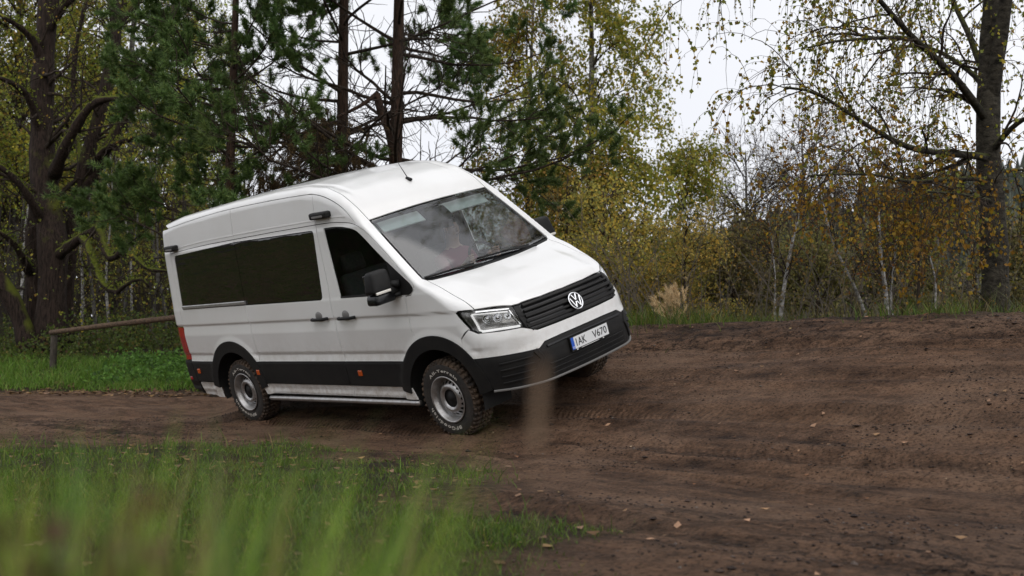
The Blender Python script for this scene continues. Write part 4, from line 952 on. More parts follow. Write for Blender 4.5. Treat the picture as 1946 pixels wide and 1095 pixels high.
def spawn(P, R, N, g, t=(.2, 1.), ang=(50, 12), length=(1., .3), m=6, rs=.6, rtip=.003, wander=.15, grav=0., up0=0., taper=.4, out=0., center=None):
    """N children on the parents' lines. Returns P (N,m,3), R (N,m)"""
    B, mp, _ = P.shape; w = np.linalg.norm(np.diff(P, axis=1), axis=2).sum(1); pi = g.choice(B, N, p=w/w.sum())
    tt = g.uniform(t[0], t[1], N); x = tt*(mp-1); i = np.minimum(x.astype(int), mp-2); f = (x-i)[:, None]
    S = P[pi, i]*(1-f)+P[pi, i+1]*f; T = nrm(P[pi, i+1]-P[pi, i]); r0 = (R[pi, i]*(1-f[:, 0])+R[pi, i+1]*f[:, 0])*rs
    q = nrm(np.cross(T, nrm(g.normal(size=(N, 3))))); a = np.radians(g.normal(ang[0], ang[1], N))[:, None]
    d = nrm(T*np.cos(a)+q*np.sin(a)); d[:, 2] += up0
    if out and center is not None: o = S-center; o[:, 2] = 0; d = d+out*nrm(o)
    d = nrm(d); L = length[0]*(1+length[1]*g.uniform(-1, 1, N))*(1-taper*tt); st = (L/(m-1))[:, None]
    pts = [S]
    for k in range(m-1):
        pts.append(pts[-1]+d*st); d = nrm(d+wander*g.normal(size=(N, 3))+np.array([0, 0, -1.])*grav*(k+1)/(m-1))
    r0 = np.maximum(r0, rtip*1.2); fr = np.linspace(0, 1, m)[None]
    return np.stack(pts, 1), r0[:, None]*(1-fr)+rtip*fr
def along(P, N, g, t=(0., 1.)):
    B, mp, _ = P.shape; pi = g.integers(0, B, N); x = g.uniform(t[0], t[1], N)*(mp-1); i = np.minimum(x.astype(int), mp-2); f = (x-i)[:, None]
    return P[pi, i]*(1-f)+P[pi, i+1]*f, nrm(P[pi, i+1]-P[pi, i])
def leaves(pos, size, g, pal, hang=.6, wid=.75, jit=.0):
    """bent four-cornered leaves; pal = list of (rgb, weight)"""
    N = len(pos); s = size*g.uniform(.6, 1.3, N)[:, None]
    ax = g.normal(size=(N, 3)); ax[:, 2] -= hang*1.6; ax = nrm(ax); sd_ = nrm(np.cross(ax, g.normal(size=(N, 3)))); nn = np.cross(ax, sd_)
    p = pos+jit*g.normal(size=(N, 3))
    V = np.stack([p, p+ax*s*.5+sd_*s*wid*.5+nn*s*.10, p+ax*s, p+ax*s*.5-sd_*s*wid*.5+nn*s*.10], 1)
    c = np.array([q[0] for q in pal]); w = np.array([q[1] for q in pal], float); C = c[g.choice(len(c), N, p=w/w.sum())]*g.uniform(.65, 1.3, (N, 1))
    return V.reshape(-1, 3), [np.arange(N*4).reshape(N, 4)], np.repeat(C, 4, 0)
def needles(pos, dr, g, n, ln, wd_, pal, spread=.9):
    N = len(pos); P = np.repeat(pos, n, 0); D = np.repeat(dr, n, 0)
    d = nrm(D*g.uniform(.25, 1.2, (N*n, 1))+spread*nrm(g.normal(size=(N*n, 3)))); s = nrm(np.cross(d, g.normal(size=(N*n, 3))))*wd_*.5
    b = P-D*g.uniform(0, ln*.9, (N*n, 1)); L = ln*g.uniform(.6, 1.2, (N*n, 1))
    V = np.stack([b-s, b+s, b+d*L], 1).reshape(-1, 3); c = np.array([q[0] for q in pal]); w = np.array([q[1] for q in pal], float)
    C = np.repeat(c[g.choice(len(c), N, p=w/w.sum())]*g.uniform(.7, 1.3, (N, 1)), n, 0)
    return V, [np.arange(N*n*3).reshape(-1, 3)], np.repeat(C, 3, 0)
def blades(x, y, z, h, w, g, pal, lean=.35, seg=2):
    """grass: bent tapering blades"""
    N = len(x); a = g.uniform(0, 2*np.pi, N); dx, dy = np.cos(a), np.sin(a); b = g.uniform(0, 2*np.pi, N); le = lean*h*g.uniform(.2, 1.4, N)
    s = np.stack([dx, dy, 0*dx], 1)*(w/2)[:, None]; ld = np.stack([np.cos(b)*le, np.sin(b)*le, 0*le], 1); base = np.stack([x, y, z-.01], 1); V = []
    for k in range(seg):
        f = k/seg; c = base+ld*f*f+np.stack([0*h, 0*h, h*f*(1-.15*f)], 1); ww = s*(1-.45*f); V += [c-ww, c+ww]
    V.append(base+ld+np.stack([0*h, 0*h, h*.88], 1)); V = np.stack(V, 1); m = 2*seg+1
    i = np.arange(N)[:, None]*m; Q = [np.concatenate([i+2*k, i+2*k+1, i+2*k+3, i+2*k+2], 1) for k in range(seg-1)]; T = np.concatenate([i+2*seg-2, i+2*seg-1, i+2*seg], 1)
    c = np.array([q[0] for q in pal]); wt = np.array([q[1] for q in pal], float); C = c[g.choice(len(c), N, p=wt/wt.sum())]*g.uniform(.65, 1.3, (N, 1))
    return V.reshape(-1, 3), [np.concatenate(Q), T] if Q else [T], np.repeat(C, m, 0)
def cat3(*gs):
    V, p = merge(*[(a, b) for a, b, _ in gs]); return V, p, np.concatenate([c for _, _, c in gs])

def leaf_mat(name, transl=.35, rough=.55, spec=.3):
    m = mat(name, rough=rough, attr=True, transl=transl, spec=spec); t = m.node_tree; L = t.links
    a = [n for n in t.nodes if n.type == 'VERTEX_COLOR'][0]; oi = t.nodes.new('ShaderNodeObjectInfo'); hs = t.nodes.new('ShaderNodeHueSaturation')
    r1 = t.nodes.new('ShaderNodeMapRange'); r1.inputs[3].default_value = .485; r1.inputs[4].default_value = .515; L.new(oi.outputs['Random'], r1.inputs[0]); L.new(r1.outputs[0], hs.inputs['Hue'])
    r2 = t.nodes.new('ShaderNodeMapRange'); r2.inputs[3].default_value = .85; r2.inputs[4].default_value = 1.15; L.new(oi.outputs['Random'], r2.inputs[0]); L.new(r2.outputs[0], hs.inputs['Value'])
    L.new(a.outputs[0], hs.inputs['Color'])
    for n in t.nodes:
        if n.type == 'BSDF_PRINCIPLED': L.new(hs.outputs[0], n.inputs['Base Color'])
        if n.type == 'BSDF_TRANSLUCENT': L.new(hs.outputs[0], n.inputs[0])
    return m
M_LEAF = leaf_mat('leaf', .5); M_NEED = leaf_mat('needle', .25); M_GRASS = leaf_mat('grass_blade', .35, .45); M_DRY = leaf_mat('dry_leaf', .15, .7)
def bark(name, a, b, sc=(6, 6, 1.2), bump=.9, moss=0.):
    m = bpy.data.materials.new(name); m.use_nodes = True; t = m.node_tree; L = t.links; p = t.nodes['Principled BSDF']; p.inputs['Roughness'].default_value = .9; p.inputs['Specular IOR Level'].default_value = .2
    co = t.nodes.new('ShaderNodeTexCoord'); mp = t.nodes.new('ShaderNodeMapping'); mp.inputs['Scale'].default_value = sc; L.new(co.outputs['Object'], mp.inputs[0])
    n = t.nodes.new('ShaderNodeTexNoise'); n.inputs['Scale'].default_value = 3; n.inputs['Detail'].default_value = 8; n.inputs['Roughness'].default_value = .7; L.new(mp.outputs[0], n.inputs['Vector'])
    r = t.nodes.new('ShaderNodeValToRGB'); r.color_ramp.elements[0].position = .36; r.color_ramp.elements[1].position = .66; r.color_ramp.elements[0].color = (*a, 1); r.color_ramp.elements[1].color = (*b, 1); L.new(n.outputs[0], r.inputs[0])
    c = r.outputs[0]
    if moss:
        g = t.nodes.new('ShaderNodeNewGeometry'); s = t.nodes.new('ShaderNodeSeparateXYZ'); L.new(g.outputs['Normal'], s.inputs[0])
        n2 = t.nodes.new('ShaderNodeTexNoise'); n2.inputs['Scale'].default_value = 2.3; n2.inputs['Detail'].default_value = 6; L.new(co.outputs['Object'], n2.inputs['Vector'])
        ad = t.nodes.new('ShaderNodeMath'); ad.operation = 'MULTIPLY_ADD'; ad.inputs[1].default_value = .75; L.new(s.outputs[2], ad.inputs[0]); L.new(n2.outputs[0], ad.inputs[2])
        mr = t.nodes.new('ShaderNodeMapRange'); mr.inputs[1].default_value = .66; mr.inputs[2].default_value = .92; mr.inputs[4].default_value = moss; L.new(ad.outputs[0], mr.inputs[0])
        mx = t.nodes.new('ShaderNodeMix'); mx.data_type = 'RGBA'; mx.inputs[7].default_value = (.105, .12, .016, 1); L.new(mr.outputs[0], mx.inputs[0]); L.new(c, mx.inputs[6]); c = mx.outputs[2]
    L.new(c, p.inputs['Base Color'])
    u = t.nodes.new('ShaderNodeBump'); u.inputs['Strength'].default_value = bump; u.inputs['Distance'].default_value = .05; L.new(n.outputs[0], u.inputs['Height']); L.new(u.outputs[0], p.inputs['Normal'])
    return m
M_OAK = bark('old_bark', (.008, .0055, .0045), (.060, .040, .031), (9, 9, 1.3), 1., 1.)
M_PINE = bark('pine_bark', (.018, .012, .009), (.085, .050, .034), (8, 8, 1.6))
M_TWIG = bark('twig_bark', (.018, .013, .010), (.060, .044, .032), (5, 5, 2), .4)
M_PALE = bark('pale_bark', (.05, .046, .040), (.16, .15, .135), (5, 5, 2), .4)
M_BIRCH = bark('birch_bark', (.03, .027, .024), (.30, .285, .26), (2.2, 2.2, 7), .6)
M_BIRCH2 = bark('birch_bark_white', (.07, .065, .06), (.44, .425, .40), (3, 3, 6), .5)
M_OLDB = bark('old_birch_bark', (.012, .0105, .008), (.085, .074, .056), (3.2, 3.2, 5), 1.1, .55)

def plant_tree(name, label, cat, loc, trunk, branches, crown, barkm, twigm, leafm, group=None, rot=0., trunk_n=10):
    """trunk: list of (P, R); branches: list of (P (B,m,3), R, sides); crown: (V, polys, cols) or None — all relative to the base"""
    root = empty(name, loc); root.rotation_euler = (0, 0, rot); tag(root, label, cat, group)
    for P, R in trunk: add('trunk', tube(P, R, trunk_n), barkm, root)
    if branches:
        o = add('branches', merge(*[tubes(P, R, n) for P, R, n in branches]), twigm, root); o['kind'] = 'stuff'
    if crown is not None:
        o = link('crown', mesh('crown', crown[0], crown[1], leafm, smooth=False, cols=crown[2]), root); o['kind'] = 'stuff'
    return root
def again(src, label, loc, rot, sc, group=None, tilt=(0, 0)):
    c = copy_tree(src); c.location = loc; c.rotation_euler = (tilt[0], tilt[1], rot); c.scale = (sc, sc, sc) if not isinstance(sc, tuple) else sc
    c['label'] = label
    if group: c['group'] = group
    return c
PAL_YG = [((.287, .318, .046), 4), ((.200, .251, .040), 4), ((.414, .371, .046), 3), ((.138, .186, .036), 2), ((.351, .239, .051), 1)]
PAL_OLIVE = [((.250, .281, .046), 4), ((.366, .344, .048), 4), ((.469, .378, .048), 2), ((.176, .230, .040), 2)]
PAL_OCHRE = [((.461, .335, .075), 4), ((.336, .285, .071), 4), ((.559, .351, .065), 2), ((.238, .234, .071), 3)]
PAL_ORANGE = [((.275, .131, .015), 4), ((.325, .188, .020), 3), ((.213, .094, .015), 3), ((.144, .131, .020), 3), ((.125, .062, .019), 2)]
PAL_AUT = [((.344, .243, .031), 3), ((.215, .216, .031), 4), ((.147, .160, .028), 3), ((.378, .206, .024), 1.5), ((.171, .103, .028), 1.5)]
PAL_PINE = [((.075, .131, .035), 4), ((.104, .175, .044), 4), ((.156, .218, .056), 2), ((.048, .087, .025), 2)]
PAL_TAN = [((.220, .161, .075), 3), ((.169, .127, .060), 3), ((.270, .186, .068), 2), ((.144, .127, .051), 2)]
PAL_GRASS = [((.070, .122, .015), 4), ((.101, .162, .020), 4), ((.051, .087, .013), 3), ((.152, .173, .033), 1.5), ((.202, .150, .055), .7)]
PAL_DRYG = [((.702, .527, .293), 3), ((.546, .410, .234), 3), ((.819, .643, .390), 2)]
PAL_LITTER = [((.115, .062, .028), 4), ((.165, .095, .045), 4), ((.075, .042, .022), 3), ((.24, .15, .06), 2), ((.26, .16, .10), 1.5)]

# ------------------------------------------------------------------ broad-leaved tree kinds
def broadleaf(seed, H, spread, nleaf, lsize, pal, prim=26, sec=240, twig=900, hang=.5, crown0=.2, up=.35, r0=.20, grav=.25, droop=.0, jit=.12):
    g = rng(seed); m = 14; z = np.linspace(0, H, m); w = np.cumsum(g.normal(0, .022*H/m*2, (m, 2)), 0); w -= w[0]
    T = np.c_[w, z]; R = r0*(1-.88*(z/H)**.9)+.01
    P1, R1 = spawn(T[None], R[None], prim, g, (crown0, .98), (55, 12), (spread, .35), 8, .55, .012, .10, grav*.4, up*.4, .55)
    P2, R2 = spawn(P1, R1, sec, g, (.2, 1), (42, 14), (spread*.42, .4), 6, .6, .006, .14, grav, 0, .35)
    P3, R3 = spawn(P2, R2, twig, g, (.2, 1), (40, 18), (spread*.22, .4), 5, .6, .004, .16, grav+droop, 0, .2)
    pos, _ = along(np.concatenate([P3]), nleaf, g, (.15, 1))
    C = leaves(pos, lsize, g, pal, hang, .8, jit)
    return [(T, R)], [(P1, R1, 5), (P2, R2, 4), (P3, R3, 3)], C
def birch(seed, H, spread, nleaf, lsize, pal, r0=.12, prim=34, twig=1500, lean=(0, 0), crown0=.18, hangl=1.1, jit=.05):
    g = rng(seed); m = 16; z = np.linspace(0, H, m); f = z/H
    T = np.c_[lean[0]*f+.10*np.sin(f*5+seed), lean[1]*f, z]; R = r0*(1-.90*f)+.008
    P1, R1 = spawn(T[None], R[None], prim, g, (crown0, .97), (40, 8), (spread, .3), 9, .45, .007, .07, .30, .25, .62)
    P2, R2 = spawn(P1, R1, prim*9, g, (.25, 1), (42, 14), (spread*.42, .4), 6, .6, .004, .12, .35, 0, .2)
    P3, R3 = spawn(np.concatenate([P2]), R2, twig, g, (.25, 1), (50, 20), (hangl, .5), 7, .6, .0025, .10, 1.1, -.1, 0)
    pos, _ = along(P3, nleaf, g, (.05, 1)); C = leaves(pos, lsize, g, pal, .9, .8, jit)
    return [(T, R)], [(P1, R1, 5), (P2, R2, 3), (P3, R3, 3)], C
def pine(seed, H, z0, spread, nshoot, r0=.15, prim=60, zf=0., side=None, lean=(0., 0.), keep=None):
    """z0: lowest branch; foliage is kept where keep(points) says so"""
    g = rng(seed); m = 16; z = np.linspace(0, H, m); f = z/H; T = np.c_[lean[0]*f+.05*np.sin(4*f+seed), lean[1]*f, z]; R = r0*(1-.8*f)+.01
    P1, R1 = spawn(T[None], R[None], prim, g, (z0/H, .97), (84, 10), (spread, .28), 9, .34, .010, .09, -.10, .05, .45)
    P2, R2 = spawn(P1, R1, prim*9, g, (.38, 1), (46, 14), (spread*.30, .4), 6, .55, .006, .14, -.12, 0, .35)
    P3, R3 = spawn(P2, R2, prim*30, g, (.3, 1), (42, 16), (spread*.10, .4), 4, .6, .004, .16, -.35, .1, 0)
    # dead bare twigs near the trunk
    P4, R4 = spawn(P1, R1, prim*8, g, (.05, .5), (60, 20), (.7, .5), 5, .4, .003, .22, .1, 0, 0)
    pos, d = along(P3, nshoot, g, (.5, 1.))
    if keep is not None: k = keep(pos); pos, d = pos[k], d[k]
    d = nrm(d+[0, 0, .45]); C = needles(pos, d, g, 8, .13, .015, PAL_PINE, .95)
    return [(T, R)], [(P1, R1, 6), (P2, R2, 4), (P3, R3, 3), (P4, R4, 3)], C
# ------------------------------------------------------------------ trees
def at(u, D): x = (u-973)/2133*D; return (x, D, gz(x, D)-.05)
# the old mossy tree by the barrier, limbs followed one by one
OT_D = 27.; ob = at(92, OT_D)
def limb(pts, w0, w1, m=14, D=OT_D, base=ob):
    P = np.array([pxw(u, v, D+d)-np.array(base) for u, v, d in pts]); P = resamp3(curve(P, 40), m); k = D/2133
    return P, np.linspace(w0*k/2, w1*k/2, m)
g = rng(7)
stems = [limb([(98, 668, 0), (97, 600, 0), (98, 520, 0), (95, 448, 0), (82, 370, .2), (72, 300, .3), (68, 160, .4), (74, 30, .5), (82, -120, .6), (90, -330, .6)], 60, 26, 22),
         limb([(62, 668, .6), (62, 560, .6), (58, 448, .7), (64, 360, .6), (72, 290, .4)], 32, 24),
         limb([(58, 668, -.3), (40, 610, -.3), (8, 548, -.4), (-45, 470, -.5), (-110, 360, -.6)], 38, 22),
         limb([(122, 668, .9), (124, 540, .9), (130, 440, .8), (148, 340, .8), (168, 256, .9), (192, 160, 1.), (202, 77, 1.1), (209, 30, 1.2), (190, -60, 1.2), (180, -220, 1.2)], 34, 18, 20)]
LB = [([(209, 34, 1.2), (228, 14, 1.3), (250, -12, 1.4), (300, -100, 1.6)], 20, 10), ([(96, 330, 0), (106, 298, -.4), (128, 250, -.8), (160, 198, -1.1), (192, 182, -1.3), (222, 182, -1.5), (250, 172, -1.6)], 26, 9),
      ([(136, 410, .8), (160, 350, .7), (185, 300, .6), (230, 211, .7), (281, 147, .8), (300, 70, .9), (330, -30, 1.)], 24, 12), ([(165, 320, .7), (192, 281, .3), (243, 259, .0), (307, 246, -.4), (360, 236, -.6)], 16, 6),
      ([(100, 490, 0), (121, 473, -.4), (153, 448, -.8), (185, 428, -1.2), (205, 398, -1.5), (227, 400, -1.7), (240, 380, -1.8)], 24, 8), ([(153, 450, -.8), (163, 466, -1.2), (176, 499, -1.6), (192, 537, -2.), (217, 556, -2.2), (243, 537, -2.4), (268, 529, -2.6), (282, 545, -2.7)], 17, 5),
      ([(185, 430, -1.2), (195, 470, -1.5), (211, 492, -1.7), (230, 476, -2.), (256, 492, -2.3), (281, 511, -2.6), (318, 515, -2.9)], 18, 5), ([(70, 260, .3), (45, 185, -.3), (18, 156, -.8), (-15, 140, -1.3)], 20, 9),
      ([(68, 120, .4), (52, 75, .1), (26, 45, -.3), (-10, 22, -.8)], 20, 8), ([(84, 440, .2), (66, 405, -.3), (38, 358, -.8), (0, 320, -1.2), (-40, 300, -1.5)], 22, 9), ([(60, 520, .6), (45, 500, .1), (24, 465, -.4), (-8, 438, -.9)], 18, 8),
      ([(74, 60, .5), (100, 10, .1), (140, -40, -.3), (170, -120, -.5)], 16, 8), ([(150, 335, .8), (140, 270, 1.4), (128, 200, 1.8), (130, 90, 2.), (150, -20, 2.2)], 14, 8), ([(100, 560, 0), (112, 520, .5), (130, 500, .8), (140, 470, 1.)], 12, 5)]
limbs = [limb(*a) for a in LB]
old = empty('old_tree', ob); tag(old, 'gnarled old tree with mossy twisting limbs beside the log barrier', 'tree')
for P, R in stems: add('trunk', tube(P, R*(1+.10*np.sin(np.arange(len(R))*1.9)), 14), M_OAK, old)
for P, R in limbs: add('limb', tube(P, R*(1+.14*np.sin(np.arange(len(R))*2.3)), 9), M_OAK, old)
LP = np.stack([resamp3(P, 14) for P, R in limbs+stems]); LR = np.stack([np.interp(np.linspace(0, 1, 14), np.linspace(0, 1, len(R)), R) for P, R in limbs+stems])
a1 = spawn(LP, LR*.5, 150, g, (.25, 1), (60, 18), (1.5, .5), 8, .5, .008, .22, .1, .05, 0); a2 = spawn(*a1, 620, g, (.2, 1), (48, 18), (.75, .5), 6, .6, .004, .2, .2, 0, 0); a3 = spawn(*a2, 1300, g, (.2, 1), (45, 18), (.45, .5), 5, .6, .003, .2, .3, 0, 0)
o = add('twigs', merge(tubes(*a1, 5), tubes(*a2, 3), tubes(*a3, 3)), M_TWIG, old); o['kind'] = 'stuff'
pos, _ = along(a3[0], 2600, g); c = leaves(pos, .075, g, PAL_YG, .5); o = link('leaves', mesh('leaves', *c[:2], M_LEAF, smooth=False, cols=c[2]), old); o['kind'] = 'stuff'
# moss cushions on the upper sides of the limbs
pos, _ = along(LP[:14], 5200, g, (0, .9)); pos = pos+g.normal(0, .06, pos.shape)+[0, 0, .10]; c = leaves(pos, .055, g, [((.13, .17, .02), 3), ((.19, .21, .025), 2)], -.4); o = link('moss', mesh('moss', *c[:2], M_LEAF, smooth=False, cols=c[2]), old); o['kind'] = 'stuff'

# pines behind the van
def pk(p): return (p[:, 2] > 3.0) & ~((np.abs(p[:, 0]) < 1.0) & (p[:, 2] < 6.2) & (np.abs(p[:, 1]) < 1.5))
pA = plant_tree('pine_tree', 'pine with a bare straight trunk and broken dead limb behind the van roof', 'pine', at(652, 22.), *pine(3, 13., 2.6, 4.4, 26000, .150, 40, keep=lambda p: (p[:, 2] > 2.4) & ~((p[:, 0] > -1.3) & (p[:, 0] < 2.6) & (p[:, 2] < 6.0))), M_PINE, M_TWIG, M_NEED, 'pines behind the van')
pB = plant_tree('pine_tree', 'pine with dense dark boughs reaching over the windscreen side', 'pine', at(752, 21.5), *pine(11, 13.5, 2.8, 4.05, 28000, .155, 40, keep=lambda p: (p[:, 2] > 2.7) & ~((p[:, 0] < 1.0) & (p[:, 0] > -2.6) & (p[:, 2] < 6.2))), M_PINE, M_TWIG, M_NEED, 'pines behind the van')
pC = plant_tree('pine_tree', 'young full pine with green boughs hanging low behind the van tail', 'pine', at(435, 20.5), *pine(23, 10.5, 2.2, 2.75, 28000, .11, 46), M_PINE, M_TWIG, M_NEED, 'pines behind the van')
# dead hanging bough with brown needles and the snapped limb
g = rng(31)
br = [limb([(748, 315, 0), (738, 250, -.2), (722, 210, -.3), (712, 172, -.4)], 17, 15, 10, 21.3, pB.location), limb([(714, 170, -.4), (690, 190, -.6), (660, 207, -.7), (636, 218, -.8)], 9, 5, 8, 21.3, pB.location)]
for P, R in br: add('broken_limb', tube(P, R, 8), M_PINE, pB)
dl = [limb([(650, 225, 0), (600, 235, -.5), (550, 262, -.9), (505, 300, -1.2), (480, 330, -1.4)], 8, 3, 12, 22., pA.location), limb([(650, 250, 0), (620, 265, -.7), (590, 290, -1.1), (560, 325, -1.4)], 6, 3, 12, 22., pA.location), limb([(700, 235, -.4), (690, 270, -.5), (660, 300, -.7), (640, 330, -.8)], 5, 3, 12, 21.6, pA.location)]
DP = np.stack([p for p, _ in dl]); DR = np.stack([r for _, r in dl]); d1 = spawn(DP, DR, 90, g, (.1, 1), (55, 15), (.75, .4), 7, .5, .004, .15, .6, 0, 0); d2 = spawn(*d1, 420, g, (.2, 1), (45, 15), (.4, .4), 5, .6, .003, .15, .9, 0, 0)
o = add('dead_bough', merge(*[tube(p, r, 6) for p, r in dl], tubes(*d1, 4), tubes(*d2, 3)), M_TWIG, pA); o['kind'] = 'stuff'
pos, d = along(d2[0], 3600, g); c = needles(pos, nrm(d+[0, 0, -.6]), g, 7, .10, .011, [((.10, .060, .026), 3), ((.14, .085, .036), 3), ((.06, .038, .02), 2)], .8); o = link('dead_needles', mesh('dead_needles', *c[:2], M_DRY, smooth=False, cols=c[2]), pA); o['kind'] = 'stuff'

# birches right of the pines
bA = plant_tree('birch_tree', 'tall slender birch with thin olive drooping foliage standing clear of the pines', 'birch', at(1120, 31.), *birch(5, 15.5, 2.9, 30000, .105, PAL_OLIVE, .13, 40, 1700, crown0=.10, hangl=1.0), M_BIRCH, M_TWIG, M_LEAF, 'birches in the clearing')
bB = plant_tree('birch_tree', 'birch with brownish thinning leaves half hidden by the pine boughs', 'birch', at(1010, 34.), *birch(9, 13., 2.9, 17000, .10, PAL_AUT, .12, 34, 1300, crown0=.12), M_BIRCH, M_TWIG, M_LEAF, 'birches in the clearing')
bC = plant_tree('birch_tree', 'short leaning birch with a light airy top right of the tall birch', 'birch', at(1265, 33.), *birch(14, 6.6, 1.9, 8500, .095, PAL_OLIVE, .07, 26, 900, lean=(.8, 0), crown0=.25, hangl=.6), M_BIRCH, M_TWIG, M_LEAF, 'birches in the clearing')
# ochre young trees
yA = plant_tree('young_tree', 'bushy young tree with ochre autumn leaves behind the bonnet', 'tree', at(1150, 26.), *broadleaf(21, 4.0, 1.5, 9000, .075, PAL_OCHRE, 24, 200, 700, r0=.05, up=.6, crown0=.08), M_TWIG, M_TWIG, M_LEAF)
again(yA, 'rounded ochre sapling beside the tall birch trunk', at(1225, 27.5), 2.1, .92)
again(yA, 'small ochre sapling behind the dry reed clump', at(1300, 25.), 4.0, .78)
again(yA, 'taller ochre sapling behind the door mirror', at(1075, 29.), 5.1, 1.25)
yB = plant_tree('young_tree', 'dark olive thicket tree right of the reed clump', 'tree', at(1395, 27.), *broadleaf(27, 3.6, 1.4, 8500, .075, [((.14, .14, .045), 4), ((.20, .175, .055), 4), ((.24, .19, .055), 2)], 24, 200, 700, r0=.05, up=.6, crown0=.05), M_TWIG, M_TWIG, M_LEAF)
again(yB, 'dark olive thicket tree between two white leaning birch stems', at(1550, 26.), 1.3, .95)
again(yB, 'low olive thicket tree below the bare grey crowns', at(1470, 29.), 3.3, 1.05)
again(yB, 'olive thicket tree behind the orange hanging leaves', at(1720, 27.), 5.0, 1.05)
again(yB, 'olive thicket tree right of the thick birch trunk', at(1960, 25.), 2.4, 1.1)
# bare crowns
def bare(seed, H, sp, nl, pal=PAL_TAN): return broadleaf(seed, H, sp, nl, .07, pal, 30, 330, 1500, r0=.11, up=.8, crown0=.25, grav=.05, jit=.05)
cA = plant_tree('bare_tree', 'nearly leafless grey tree with a rounded twiggy crown', 'tree', at(1425, 37.), *bare(41, 7.6, 2.4, 1500), M_PALE, M_TWIG, M_LEAF, 'bare trees in the distance')
again(cA, 'taller leafless tree with tan remnants left of the orange leaves', at(1530, 35.), 2.2, 1.04, 'bare trees in the distance')
again(cA, 'leafless tree behind the big birch limbs', at(1640, 38.), 4.2, .98, 'bare trees in the distance')
again(cA, 'low leafless tree between the airy birch and grey crown', at(1350, 42.), 5.6, .80, 'bare trees in the distance')
again(cA, 'leafless tree right of the big birch trunk', at(1860, 36.), 1.1, .85, 'bare trees in the distance')
# thin white birch stems on the slope
def stem(label, pts, D, w, seed, nl=500):
    base = pxw(*pts[0][:2], D); base[2] -= .35; P = np.array([pxw(u, v, D+k)-base for u, v, k in pts]); P[0] = 0; P = resamp3(curve(P, 24), 14); R = np.linspace(w*D/2133/2, .008, 14); g = rng(seed)
    b1 = spawn(P[None], R[None], 34, g, (.25, 1), (48, 12), (1.0, .4), 7, .5, .004, .12, .25, .2, .3); b2 = spawn(*b1, 170, g, (.2, 1), (45, 15), (.55, .4), 6, .6, .0025, .12, .6, 0, 0)
    pos, _ = along(b2[0], nl, g); return plant_tree('birch_sapling', label, 'birch', base, [(P, R)], [(*b1, 4), (*b2, 3)], leaves(pos, .06, g, PAL_ORANGE, .9), M_BIRCH2, M_TWIG, M_LEAF, 'thin white birches on the bank')
stem('thin white birch stem leaning right behind the track crest', [(1478, 612, 0), (1492, 540, 0), (1508, 460, 0), (1526, 390, 0), (1550, 300, 0), (1565, 230, 0)], 21., 9, 51)
stem('second white stem standing close left of the leaning birch', [(1470, 612, 0), (1474, 540, .2), (1470, 470, .3), (1462, 400, .4), (1462, 330, .4)], 21.5, 5, 52, 260)
stem('white birch stem leaning left towards its top below the hanging leaves', [(1662, 615, 0), (1632, 560, 0), (1604, 500, 0), (1580, 440, 0), (1562, 350, .2), (1550, 270, .4)], 19., 7, 53)
stem('upright bright white birch stem at the crest left of the big trunk', [(1686, 622, 0), (1685, 560, 0), (1678, 500, 0), (1674, 420, .1), (1676, 330, .2), (1668, 250, .2)], 18.5, 10, 54)
stem('slim white stem just right of the bright upright birch', [(1700, 618, .3), (1694, 560, .3), (1704, 480, .3), (1712, 400, .4)], 18.8, 6, 55, 300)
stem('grey slim stem between bright birch and big trunk', [(1772, 615, 0), (1780, 540, .2), (1768, 470, .2), (1775, 380, .3)], 20., 5, 56, 300)
# dark conifers beyond
def spruce(seed, H, n):
    g = rng(seed); z = np.linspace(0, H, 8); T = np.c_[0*z, 0*z, z]; R = .12*(1-.9*z/H)
    P1, R1 = spawn(T[None], R[None], 160, g, (.06, .99), (100, 8), (H*.26, .2), 6, .3, .006, .05, .12, 0, .93); P2, R2 = spawn(P1, R1, 900, g, (.15, 1), (50, 12), (H*.07, .4), 4, .6, .004, .1, .4, 0, 0)
    pos, d = along(P2, n, g, (.1, 1)); return [(T, R)], [(P1, R1, 3), (P2, R2, 3)], needles(pos, d, g, 6, .22, .035, [((.034, .055, .030), 3), ((.048, .070, .034), 3)], .8)
sA = plant_tree('spruce_tree', 'dark spruce behind the grey leafless tree', 'spruce', at(1385, 50.), *spruce(61, 6.5, 4200), M_PINE, M_TWIG, M_NEED, 'spruces in the distance')
again(sA, 'small dark spruce below the airy leaning birch', at(1330, 52.), 1., .85, 'spruces in the distance'); again(sA, 'dark spruce between the bare crowns', at(1480, 55.), 2., 1.0, 'spruces in the distance'); again(sA, 'dark spruce hidden by orange leaves', at(1610, 54.), 3., 1.12, 'spruces in the distance')

